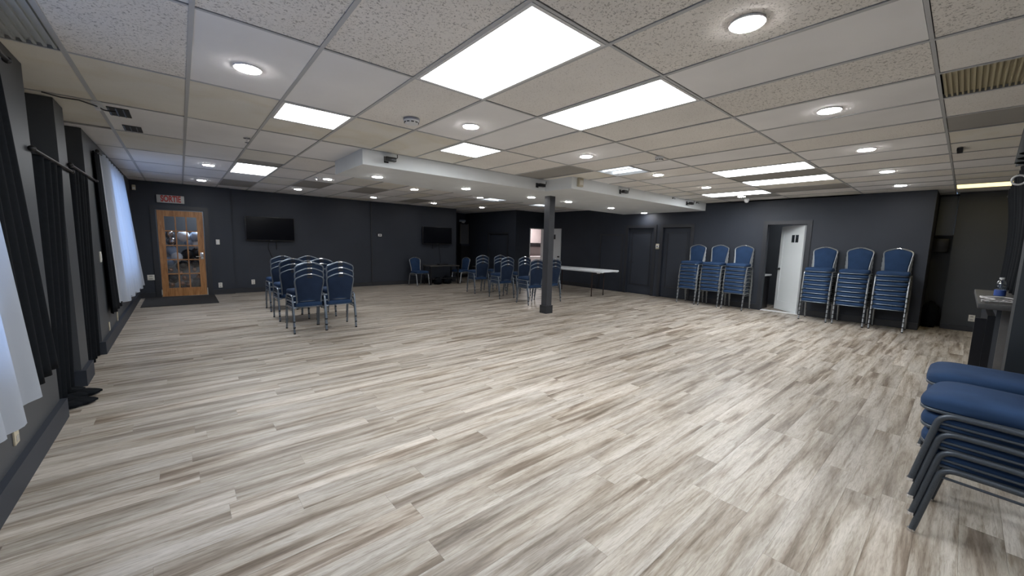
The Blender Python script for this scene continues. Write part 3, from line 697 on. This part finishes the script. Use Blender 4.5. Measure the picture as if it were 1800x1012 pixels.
# window side group, facing the television wall
for r_, (yr, dx) in enumerate(((6.37, 0), (7.47, -.0), (8.56, .04))):
    for c_, x in enumerate((1.44, 1.895)):
        row = ('row nearest the camera', 'second row', 'row closest to the television')[r_]; sd = ('window-side', 'bulkhead-side')[c_]
        stack(middle, x+dx, yr+.245, random.uniform(-.03, .03), 3, '%s stack, %s, before the wide television' % (sd, row), 'chairs in short stacks facing the television')
for r_, yr in enumerate((6.45, 7.60, 8.72)):
    for c_, x in enumerate((6.33, 7.02)):
        row = ('row nearest the camera', 'middle row', 'row closest to the alcove')[r_]; sd = ('window-side', 'post-side')[c_]
        stack(middle, x+.04*r_, yr+.245+(.1 if c_ else 0), -.10+random.uniform(-.04, .04), 3, '%s stack, %s, behind the post' % (sd, row), 'chairs in short stacks behind the post')
chair(silver, (5.82, 11.42, 0), PI+.12, 'single blue chair facing out beside the small black table', 'single chairs by the small black table')
chair(silver, (7.42, 11.42, 0), PI/2+.15, 'single blue chair turned sideways at the end of the television wall', 'single chairs by the small black table')
# near stacks at the picture edge
def near(fx, fy, az):
    f = Vector((math.sin(az), math.cos(az), 0)); r = Vector((math.cos(az), -math.sin(az), 0))
    return Vector((fx, fy, 0))-f*.245+r*.226, -az
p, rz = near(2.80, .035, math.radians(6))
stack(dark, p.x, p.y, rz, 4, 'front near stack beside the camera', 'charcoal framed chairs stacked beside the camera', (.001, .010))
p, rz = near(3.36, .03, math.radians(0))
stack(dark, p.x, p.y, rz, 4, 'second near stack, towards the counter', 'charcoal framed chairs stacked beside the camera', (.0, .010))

# ------------------------------------------------------------------ white folding table
t = thing('folding_table', 'long white plastic folding table on thin dark legs', 'table', (8.95, 7.5, 0))
box('tabletop', (-.38, -1.22, .70), (.38, 1.22, .745), TABLE, t, .008)
LEGM = mat('brown_steel', (.05, .032, .03), .4, .5)
for sy in (-1, 1):
    for sx in (-1, 1):
        bm = bmesh.new(); bm_tube(bm, [(sx*.27, sy*.80, .012), (sx*.27, sy*.80, .70)], .014, 8); l = obj('leg', bm, LEGM, t, smooth=True)
        bm = bmesh.new(); bm_cyl(bm, (sx*.27, sy*.80, .012), .018, .024, 10); obj('foot_cap', bm, RUBBER, l, smooth=True)
    bm = bmesh.new(); bm_tube(bm, [(-.27, sy*.80, .62), (.27, sy*.80, .62)], .010, 8); bm_tube(bm, [(0, sy*.80, .62), (0, sy*.40, .69)], .008, 8); obj('leg_brace', bm, LEGM, t, smooth=True)
bm = bmesh.new(); bm_rbox(bm, (-.36, -1.20, .685), (-.30, 1.20, .70), .003); bm_rbox(bm, (.30, -1.20, .685), (.36, 1.20, .70), .003); obj('side_rail', bm, TABLE, t)
box('corner_latch', (-.36, -1.10, .665), (-.31, -1.02, .686), WHITE, t)

# ------------------------------------------------------------------ far wall fittings
# glazed wooden door
d = bpy.data.objects.new('door_7', None); C.objects.link(d); d.location = ((DX0+DX1)/2, YD+.03, 0); d['kind'] = 'structure'; d['label'] = 'varnished wooden door with fifteen glass panes under the exit sign'; d['category'] = 'door'
hw, st = .40, .115; zb, zt = .20, DZ-.13
bm = bmesh.new(); bm_box(bm, (-hw, -.02, .01), (-hw+st, .02, DZ)); bm_box(bm, (hw-st, -.02, .01), (hw, .02, DZ)); obj('stile', bm, WOOD, d)
bm = bmesh.new(); bm_box(bm, (-hw+st, -.02, .01), (hw-st, .02, zb)); bm_box(bm, (-hw+st, -.02, zt), (hw-st, .02, DZ)); obj('rail', bm, WOOD, d)
gw = 2*(hw-st); gh = zt-zb
for q in (1, 2): box('glazing_bar', (-hw+st+gw*q/3-.012, -.018, zb), (-hw+st+gw*q/3+.012, .018, zt), WOOD, d)
for q in (1, 2, 3, 4): box('glazing_bar', (-hw+st, -.017, zb+gh*q/5-.012), (hw-st, .017, zb+gh*q/5+.012), WOOD, d)
for a in range(3):
    for c in range(5): box('pane', (-hw+st+gw*a/3+.012, -.003, zb+gh*c/5+.012), (-hw+st+gw*(a+1)/3-.012, .003, zb+gh*(c+1)/5-.012), DOORPANE, d)
bm = bmesh.new(); bm_rbox(bm, (hw-.085, -.032, .86), (hw-.025, -.02, 1.02), .004); bm_cyl(bm, (hw-.055, -.05, .97), .024, .04, 18, 'Y'); obj('lock_plate', bm, CHROME, d, smooth=True)
bm = bmesh.new(); bm_tube(bm, [(hw-.055, -.04, .93), (hw-.055, -.075, .93), (hw-.10, -.08, .93), (hw-.17, -.075, .925)], .010, 8); obj('handle', bm, CHROME, d, smooth=True)
tag(box('door_mat', (-.66, 10.28, 0), (.56, 11.72, .012), MATM, None), 'dark rectangular doormat before the wooden glazed door', 'mat')
# exit sign
t = thing('exit_sign', 'grey white sign reading SORTIE in red above the wooden door', 'sign', (-.115, YD, 2.13))
box('sign_board', (-.235, -.05, 0), (.235, 0, .17), SIGN, t, .004)
tc_ = bpy.data.curves.new('lettering', 'FONT'); tc_.body = 'SORTIE'; tc_.size = .19; tc_.align_x = 'CENTER'; tc_.align_y = 'CENTER'; tc_.extrude = .002; tc_.offset = .0075; tc_.materials.append(RED)
to = bpy.data.objects.new('lettering', tc_); C.objects.link(to); to.parent = t; to.location = (0.004, -.053, .085); to.rotation_euler = (PI/2, 0, 0); to.scale = (.56, .98, 1)
bpy.context.view_layer.update()
me_ = bpy.data.meshes.new_from_object(to.evaluated_get(bpy.context.evaluated_depsgraph_get())); tm = bpy.data.objects.new('lettering_mesh', me_); C.objects.link(tm); tm.parent = t
tm.location = to.location; tm.rotation_euler = to.rotation_euler; tm.scale = to.scale; bpy.data.objects.remove(to); tm.name = 'lettering'
# televisions
def tv(x0, x1, z0, z1, y, label, tilt=.06):
    t = thing('television', label, 'television', ((x0+x1)/2, y, z0))
    w_, h_ = (x1-x0)/2, z1-z0
    bm = bmesh.new(); bm_rbox(bm, (-w_, -.12, 0), (w_, -.075, h_), .006); obj('casing', bm, BLACKP, t, smooth=True)
    box('screen', (-w_+.014, -.1225, .026), (w_-.014, -.119, h_-.014), SCREEN, t)
    box('wall_mount', (-.2, -.075, .12), (.2, 0, h_-.12), BLACKP, t)
    box('badge', (-.022, -.1235, .008), (.022, -.1195, .018), CHROME, t)
    return t
tv(1.255, 2.35, 1.325, 1.935, YT, 'wide black flat television on the wall beside the wooden door')
tv(6.13, 7.25, 1.325, 1.91, YT, 'black flat television on the wall above the small black table')
def cord(name, pts, r, m, label, cat='cable'):
    bm = bmesh.new(); bm_tube(bm, pts, r, 6); return tag(obj(name, bm, m, smooth=True), label, cat)
cord('power_cord', [(1.78, YT-.03, 1.36), (1.74, YT-.015, 1.15), (1.80, YT-.012, .95), (1.93, YT-.012, .70), (1.97, YT-.012, .40)], .008, BLACKP, 'black cord sagging down the wall from the wide television')
cord('power_cord', [(1.92, YT-.03, 1.36), (1.93, YT-.02, 1.22), (1.935, YT-.015, 1.10)], .012, BLACKP, 'short black cable end under the wide television')
cord('power_cord', [(6.55, YT-.03, 1.36), (6.56, YT-.02, 1.2), (6.545, YT-.012, 1.15)], .010, BLACKP, 'short black cable end under the television by the alcove')
cord('power_cord', [(6.80, YT-.03, 1.36), (6.81, YT-.012, 1.1), (6.85, YT-.012, .9), (6.87, YT-.012, .66)], .006, BLACKP, 'thin black cord from the television down to the black table')
def plate(x, y, z, w_, h_, label, kind, face='Y', m=PLATE):
    t = thing('wall_outlet' if kind == 'outlet' else 'light_switch' if kind == 'switch' else kind, label, kind.replace('_', ' '), (x, y, z))
    if face == 'Y': lo, hi = (-w_/2, -.010, -h_/2), (w_/2, 0, h_/2)
    elif face == 'X+': lo, hi = (0, -w_/2, -h_/2), (.010, w_/2, h_/2)
    else: lo, hi = (-.010, -w_/2, -h_/2), (0, w_/2, h_/2)
    box('cover_plate', lo, hi, m, t, .003)
    def sub(nm, a, c, z0, z1, mm, d=.014):
        if face == 'Y': box(nm, (a, -d, z0), (c, -.009, z1), mm, t)
        elif face == 'X+': box(nm, (.009, a, z0), (d, c, z1), mm, t)
        else: box(nm, (-d, a, z0), (-.009, c, z1), mm, t)
    if kind == 'outlet':
        for zz in (-h_*.24, h_*.24): sub('socket', -w_*.24, w_*.24, zz-h_*.13, zz+h_*.13, mat_sock, .012)
    elif kind == 'switch': sub('rocker', -w_*.2, w_*.2, -h_*.28, h_*.28, WHITE)
    return t
mat_sock = mat('socket_grey', (.42, .41, .38), .5)
plate(.69, YD, 1.275, .075, .12, 'white light switch on the dark wall beside the wooden door', 'switch')
plate(.69, YD, .225, .075, .12, 'white low outlet beside the wooden door', 'outlet')
plate(1.375, YT, .265, .075, .12, 'white low outlet below the wide television', 'outlet')
plate(-.545, YD, .46, .12, .12, 'white square cover plate low between curtain and wooden door', 'outlet')
t = thing('thermostat', 'white thermostat on the television wall beside the vertical batten', 'thermostat', (4.72, YT, 1.57)); box('cover_plate', (-.085, -.006, -.06), (.085, 0, .06), BLACKP, t); box('display_unit', (-.055, -.03, -.038), (.055, -.006, .038), WHITE, t, .004); box('display', (-.022, -.033, -.012), (.022, -.030, .018), BLACKP, t)
t = thing('motion_sensor', 'small beige motion sensor high in the corner by the curtain', 'sensor', (-.70, YD, 2.36)); box('sensor_body', (-.03, -.05, 0), (.03, 0, .11), BEIGE, t, .008); box('sensor_lens', (-.02, -.055, .02), (.02, -.05, .06), WHITE, t, .002)
plate(RX, 5.76, 1.44, .19, .15, 'beige control plate between the two black doors', 'thermostat', 'X-', BEIGE)
o = [c for c in C.objects if c.get('label') == 'beige control plate between the two black doors'][0]
box('display_unit', (-.03, -.045, -.035), (-.010, .045, .035), WHITE, o, .003); box('display', (-.033, -.02, -.012), (-.030, .02, .015), BLACKP, o)
plate(11.15, -.19, .255, .08, .12, 'white outlet low on the wall by the counter', 'outlet', 'X-')
plate(WX, 6.98, 1.13, .10, .13, 'white switch plate on the window wall pilaster before the curtain', 'switch', 'X+')
plate(WX, 8.0, .21, .07, .13, 'ivory outlet under the black curtain edge', 'outlet', 'X+', BEIGE)
plate(WX, 7.15, .22, .06, .11, 'small dark-edged outlet near the recess corner', 'outlet', 'X+', BEIGE)
plate(WX, 10.9, .24, .07, .12, 'ivory outlet beyond the white curtain', 'outlet', 'X+', BEIGE)
plate(WX, 3.36, .30, .075, .125, 'ivory outlet under the nearest white curtain', 'outlet', 'X+', BEIGE)

# small black table under the far television
t = thing('side_table', 'low black table with drooping black cloth under the television', 'table', (6.66, 11.45, 0))
box('tabletop', (-.56, -.26, .60), (.56, .28, .635), mat('dark_table_top', (.055, .052, .05), .35), t, .004)
for sx in (-1, 1):
    for sy in (-1, 1): box('leg', (sx*.52-.02, sy*.22-.02, 0), (sx*.52+.02, sy*.22+.02, .60), BLACKP, t)
box('shelf', (-.52, -.2, .18), (.52, .22, .2), BLACKP, t)
t2 = thing('router', 'flat black box lying on the small black table', 'device', (6.72, 11.5, .636)); box('device_case', (-.16, -.1, 0), (.16, .1, .035), BLACKP, t2, .006); bm = bmesh.new(); bm_cyl(bm, (.12, .08, .06), .005, .07, 8); obj('antenna', bm, BLACKP, t2)
for q, (x, y, r, lab) in enumerate([(6.45, 11.33, .15, 'black cloth bundle under the small black table, window side'), (6.85, 11.40, .17, 'larger black cloth bundle under the small black table')]):
    bm = bmesh.new(); bmesh.ops.create_icosphere(bm, subdivisions=3, radius=r)
    for v_ in bm.verts:
        n = math.sin(v_.co.x*31+q)*math.sin(v_.co.y*27)*math.sin(v_.co.z*29+1)*.03; v_.co *= 1+n/r*.5; v_.co.z *= .85; v_.co.z = max(v_.co.z, -r*.7)
    tag(obj('cloth_bundle', bm, BLACKCLOTH, None, (x, y, r*.7), True), lab, 'cloth')
# alcove: lit panel and lamp at its far end
t = thing('glass_cabinet', 'tall dim glazed panel standing in the alcove entrance', 'cabinet', (8.74, 13.25, 0))
box('cabinet_body', (-.2, -.1, 0), (.2, .2, 1.28), BLACKP, t); box('cabinet_frame', (-.2, -.1, 1.28), (.2, .2, 1.35), WALL, t); box('glazing', (-.17, -.02, 1.35), (.17, .0, 2.13), mat('dim_panel', (.10, .105, .12), .3), t); box('frame_post', (-.2, -.04, 1.35), (-.17, .02, 2.16), COUNTER_SIDE, t); box('frame_post', (.17, -.04, 1.35), (.2, .02, 2.16), COUNTER_SIDE, t)
t = thing('wall_lamp', 'small pale blue emergency lamp high in the alcove', 'lamp', (8.68, 13.3, 2.22)); box('lamp_body', (-.14, -.05, 0), (.14, .05, .09), mat('pale_lamp', (.35, .42, .52), .4), t, .02); box('lamp_head', (-.06, -.09, -.04), (.06, -.05, .02), WHITE, t, .01)
t = thing('waste_bin', 'small black bin in the alcove behind the chairs', 'bin', (8.55, 12.1, 0)); bm = bmesh.new(); bm_cyl(bm, (0, 0, .25), .13, .5, 20, r2=.16); obj('bin_body', bm, BLACKP, t, smooth=True); bm = bmesh.new(); bm_cyl(bm, (0, 0, .51), .165, .02, 20); obj('bin_rim', bm, COUNTER, t, smooth=True)

# balloons in the store room
BAL = {'pale blue': mat('balloon_blue', (.32, .42, .58), .25), 'white': mat('balloon_white', (.66, .72, .80), .25), 'silver': mat('balloon_silver', (.42, .42, .45), .12, .9), 'copper': mat('balloon_copper', (.45, .24, .15), .2, .8), 'black': mat('balloon_black', (.012, .013, .018), .2)}
bl = [(-.22, .00, 1.44, .095, 'silver', 'upper'), (-.19, .02, 1.27, .10, 'silver', 'lower'), (.03, .02, 1.40, .125, 'white', 'upper middle'), (.12, .10, 1.25, .085, 'pale blue', 'small middle'), (.27, .05, 1.40, .12, 'pale blue', 'upper hinge-free'),
      (.30, .08, 1.20, .11, 'white', 'mid-height'), (-.20, .06, 1.05, .11, 'pale blue', 'mid window-side'), (-.12, .00, .90, .115, 'white', 'lower window-side'), (-.25, .05, .80, .11, 'pale blue', 'low window-side'), (.10, .10, .95, .14, 'black', 'large middle'), (.28, .12, 1.0, .13, 'black', 'large right'),
      (-.02, .14, .68, .13, 'black', 'low middle'), (.22, .1, .74, .10, 'black', 'low side'), (-.24, .04, .60, .05, 'copper', 'tiny window-side'), (-.06, .03, .52, .045, 'copper', 'tiny middle'), (.20, .04, .60, .05, 'copper', 'tiny lock-side'), (.30, .05, .50, .045, 'copper', 'tiny far lock-side'),
      (.0, .02, .40, .06, 'copper', 'small lower'), (.10, .02, .34, .065, 'silver', 'small lower'), (-.05, .04, .27, .06, 'copper', 'bottom middle'), (.07, .05, .24, .055, 'copper', 'bottom lock-side'), (-.24, .05, .24, .06, 'copper', 'bottom window-side'), (.27, .06, .42, .05, 'copper', 'low lock-side'), (-.20, .12, .40, .12, 'black', 'bottom window-side'), (.26, .14, .28, .13, 'black', 'bottom lock-side'), (.02, .2, .16, .14, 'black', 'bottom centre')]
pos_ord = {}
for (x, y, z, r, c, wh) in bl:
    t = thing('balloon', '%s %s balloon behind the glass of the wooden door' % (wh, c), 'balloon', (.03+x*.98, YD+.30+y, z), 0, 'balloons behind the wooden glazed door')
    bm = bmesh.new(); bmesh.ops.create_uvsphere(bm, u_segments=18, v_segments=12, radius=r)
    for v_ in bm.verts:
        if v_.co.z < 0: v_.co.z *= 1.15; f = 1-.25*(v_.co.z/-(r*1.15))**2; v_.co.x *= f; v_.co.y *= f
    obj('skin', bm, BAL[c], t, smooth=True)
    bm = bmesh.new(); bm_cyl(bm, (0, 0, -r*1.17), .010, .012, 8, r2=.003); obj('knot', bm, BAL[c], t)

# ------------------------------------------------------------------ curtains
def curtain(name, a0, a1, b0, b1, zt, zb, folds, amp, m, label, cat='curtain', thick=False, hem=0, ragged=0, seed=0, bulge=0):
    """hangs from a0-a1 (top, xy) to b0-b1 (bottom, xy)"""
    rnd = random.Random(seed); nu, nv = folds*10, 26; bm = bmesh.new(); grid = []
    ph = [rnd.uniform(-.5, .5) for _ in range(folds+1)]
    for v_ in range(nv+1):
        tv_ = v_/nv; row = []
        p0 = Vector(a0)*(1-tv_)+Vector(b0)*tv_; p1 = Vector(a1)*(1-tv_)+Vector(b1)*tv_; d = (p1-p0); n = Vector((-d.y, d.x)).normalized()
        for u in range(nu+1):
            s_ = u/nu; f = s_*folds; k = min(int(f), folds-1)
            o_ = math.sin(2*PI*f+ph[k]*.6+.8*tv_*ph[k])*amp*(.75+.5*tv_)*(1+.4*ph[k])
            q = p0+d*s_+n*(o_+bulge*math.sin(PI*tv_))
            z = zt+(zb-zt)*tv_
            if ragged: z += ragged*(tv_**3)*math.sin(2*PI*f*.5+ph[k])
            row.append(bm.verts.new((q.x, q.y, max(z, .006))))
        grid.append(row)
    for a, c in zip(grid, grid[1:]):
        for u in range(nu): bm.faces.new((a[u], a[u+1], c[u+1], c[u]))
    t = thing(name, label, cat, ((a0[0]+a1[0])/2, (a0[1]+a1[1])/2, zb))
    o = obj('cloth', bm, m, t, smooth=True); o.location = (-t.location.x, -t.location.y, -t.location.z)
    if thick:
        md = o.modifiers.new('s', 'SOLIDIFY'); md.thickness = .004
    return t
cx = WX
curtain('white_curtain', (cx+.06, 7.30), (cx+.05, 9.8), (cx+.10, 7.75), (cx+.17, 10.3), 2.44, .43, 9, .028, SHEER, 'long white sheer curtain on the window near the exit door', ragged=.025, seed=2)
curtain('white_curtain', (cx+.06, .6), (cx+.06, 2.95), (cx+.08, .6), (cx+.055, 3.60), 2.40, .42, 9, .024, SHEER, 'long white sheer curtain on the window nearest the camera', ragged=.02, seed=3)
curtain('black_curtain', (cx+.03, 7.02), (cx+.03, 7.5), (cx+.05, 7.15), (cx+.05, 7.95), 2.42, .38, 3, .022, BLACKCLOTH, 'black curtain beside the white curtain near the exit door', thick=True, seed=4)
curtain('black_curtain', (cx+.03, 3.15), (cx+.03, 3.66), (cx+.04, 3.4), (cx+.035, 4.16), 2.42, .47, 4, .020, BLACKCLOTH, 'black curtain beside the white curtain nearest the camera', thick=True, seed=5)
curtain('black_curtain', (cx-.0, 4.42), (cx-.0, 5.24), (cx-.06, 4.45), (cx-.07, 5.18), 1.99, .01, 4, .03, BLACKCLOTH, 'black curtain in the recess nearest the camera, reaching the floor', thick=True, seed=6)
curtain('black_curtain', (cx-.0, 5.66), (cx-.0, 6.50), (cx-.05, 5.66), (cx-.05, 6.47), 2.05, .01, 5, .03, BLACKCLOTH, 'black curtain in the recess past the pilaster', thick=True, seed=7)
bm = bmesh.new()
for q in range(14):
    a = q*.9; bmesh.ops.create_uvsphere(bm, u_segments=8, v_segments=5, radius=.075, matrix=Matrix.Translation((WX+.0+.07*math.sin(a), 4.62+.035*q, .022)) @ Matrix.Diagonal((1.3, .8, .35, 1)))
tag(obj('curtain_hem', bm, BLACKCLOTH, smooth=True), 'black curtain hem bunched on the floor by the pilaster', 'curtain')
def rod(p0, p1, label, r=.012):
    t = thing('curtain_rod', label, 'curtain rod', p0); v_ = Vector(p1)-Vector(p0)
    bm = bmesh.new(); bm_tube(bm, [(0, 0, 0), v_], r, 10); obj('rod', bm, BLACKP, t, smooth=True)
    for e in (Vector((0, 0, 0)), v_):
        bm = bmesh.new(); bmesh.ops.create_uvsphere(bm, u_segments=10, v_segments=8, radius=r*1.8, matrix=Matrix.Translation(e)); obj('finial', bm, BLACKP, t, smooth=True)
rod((WX+.02, 4.30, 2.0), (WX+.02, 5.60, 2.0), 'black curtain rod across the recess nearest the camera')
rod((WX+.02, 5.58, 2.06), (WX+.02, 7.05, 2.06), 'black curtain rod across the recess past the pilaster')
rod((WX+.05, 7.1, 2.43), (WX+.05, 9.95, 2.43), 'black rod of the white curtain near the exit door')
rod((WX+.05, .5, 2.43), (WX+.05, 3.8, 2.43), 'black rod of the white curtain nearest the camera')
# counter side curtain with grommet rings
curtain('black_curtain', (5.0, -.262), (8.2, -.29), (5.3, -.33), (8.2, -.36), 2.24, 1.10, 12, .035, BLACKCLOTH, 'black curtain hanging behind the counter', thick=True, seed=8, bulge=-.03)
rod((4.3, -.262, 2.20), (8.3, -.29, 2.20), 'black rod holding the curtain behind the counter')
bm = bmesh.new(); bm_tube(bm, [(0, .036*math.cos(a), .036*math.sin(a)) for a in [2*PI*k/20 for k in range(20)]], .007, 8, True)
tag(obj('curtain_ring', bm, WHITE, None, (5.02, -.208, 2.02), True), 'white grommet ring at the top of the curtain behind the counter', 'ring')
curtain('curtain_valance', (4.9, -.215), (5.6, -.235), (4.75, -.205), (5.5, -.215), 2.57, 2.19, 3, .02, mat('grey_valance_cloth', (.06, .065, .07), .85), 'dark grey gathered valance above the curtain behind the counter', 'valance', thick=True, seed=11)

# ------------------------------------------------------------------ counter corner
t = thing('bar_counter', 'dark laminate bar counter with a thick top by the curtain', 'counter', (5.4, -.5, 0))
box('countertop', (-.92, -.38, 1.035), (.85, .405, 1.075), COUNTER, t, .004)
box('counter_body', (-.62, -.36, 0), (.78, .30, 1.035), WALL_L, t)
box('end_panel', (-.66, -.36, 0), (-.62, .275, 1.035), COUNTER_SIDE, t)
box('front_panel', (-.62, .30, .0), (.70, .34, .96), BLACKP, t)
box('shelf_bracket', (-.60, .34, .5), (-.56, .40, .93), BLACKP, t); box('foot_rail', (-.55, .34, .10), (.6, .37, .16), BLACKP, t)
t = thing('water_bottle', 'clear plastic water bottle with blue label on the counter', 'bottle', (5.22, -.218, 1.0755))
BOT = pane_mat('bottle_plastic', (.82, .88, .92), .22)
def lathe(prof, seg=24):
    bm = bmesh.new(); rings = [[bm.verts.new((r*math.cos(2*PI*k/seg), r*math.sin(2*PI*k/seg), z)) for k in range(seg)] for r, z in prof]
    for a, c in zip(rings, rings[1:]):
        for k in range(seg): bm.faces.new((a[k], a[(k+1) % seg], c[(k+1) % seg], c[k]))
    bm.faces.new(rings[0][::-1]); bm.faces.new(rings[-1]); return bm
obj('bottle_body', lathe([(.028, 0), (.032, .006), (.032, .05), (.030, .055), (.032, .06), (.032, .10), (.030, .108), (.031, .112), (.024, .135), (.013, .150), (.013, .158)]), BOT, t, smooth=True)
obj('bottle_label', lathe([(.0325, .018), (.0328, .02), (.0328, .066), (.0325, .068)]), mat('blue_label', (.04, .09, .33), .4), t, smooth=True)
obj('cap', lathe([(.0145, .157), (.015, .158), (.015, .168), (.014, .170)]), WHITE, t, smooth=True)
rnd = random.Random(3)
for q in range(3):
    pts = []; a0 = rnd.uniform(0, 6)
    for k in range(40):
        a = a0+k*.36; pts.append((4.80+.26*math.sin(a*.61+q)+.05*math.cos(a*1.7), -.205+.095*math.cos(a*.9+q*1.3), 1.080+.003*q+.012*abs(math.sin(a*1.3+q))))
    cord('charging_cable', pts, .0027, CABLEW, ['white cable in loops at the counter front edge', 'second white cable coil lying by the bottle', 'white cable tangled in the middle of the pile', 'uppermost white cable of the tangle on the counter'][q])
# niche contents
t = thing('niche_shelf', 'grey glazed upper panel of the corner niche', 'panel', (11.40, .32, 1.80)); box('panel_face', (-.03, -.115, 0), (.0, .115, .74), mat('niche_panel', (.09, .10, .11), .3), t); box('panel_edge', (-.045, -.13, 0), (-.0, -.115, .74), mat('niche_edge', (.22, .28, .36), .3), t); box('sill', (-.06, -.12, -.02), (0, .12, 0), BLACKP, t)
t = thing('wall_monitor', 'small black monitor box mounted in the corner niche', 'monitor', (11.38, .35, 1.47)); box('casing', (-.12, -.11, 0), (-.04, .09, .25), BLACKP, t, .006); box('arm', (-.04, -.02, .1), (.04, .02, .15), BLACKP, t)
bm = bmesh.new(); bmesh.ops.create_icosphere(bm, subdivisions=4, radius=.22)
for v_ in bm.verts:
    c = v_.co.copy(); v_.co.x *= .7; v_.co.y *= .62; v_.co.z *= 1.2
    v_.co *= 1+.07*math.sin(c.x*25)*math.sin(c.y*31+1)+.05*math.sin(c.z*40+c.y*20); v_.co.z = max(v_.co.z, -.24)
tag(obj('garment_bag', bm, BLACKCLOTH, None, (11.10, .345, .24), True), 'black crumpled bag on the floor of the corner niche', 'bag')
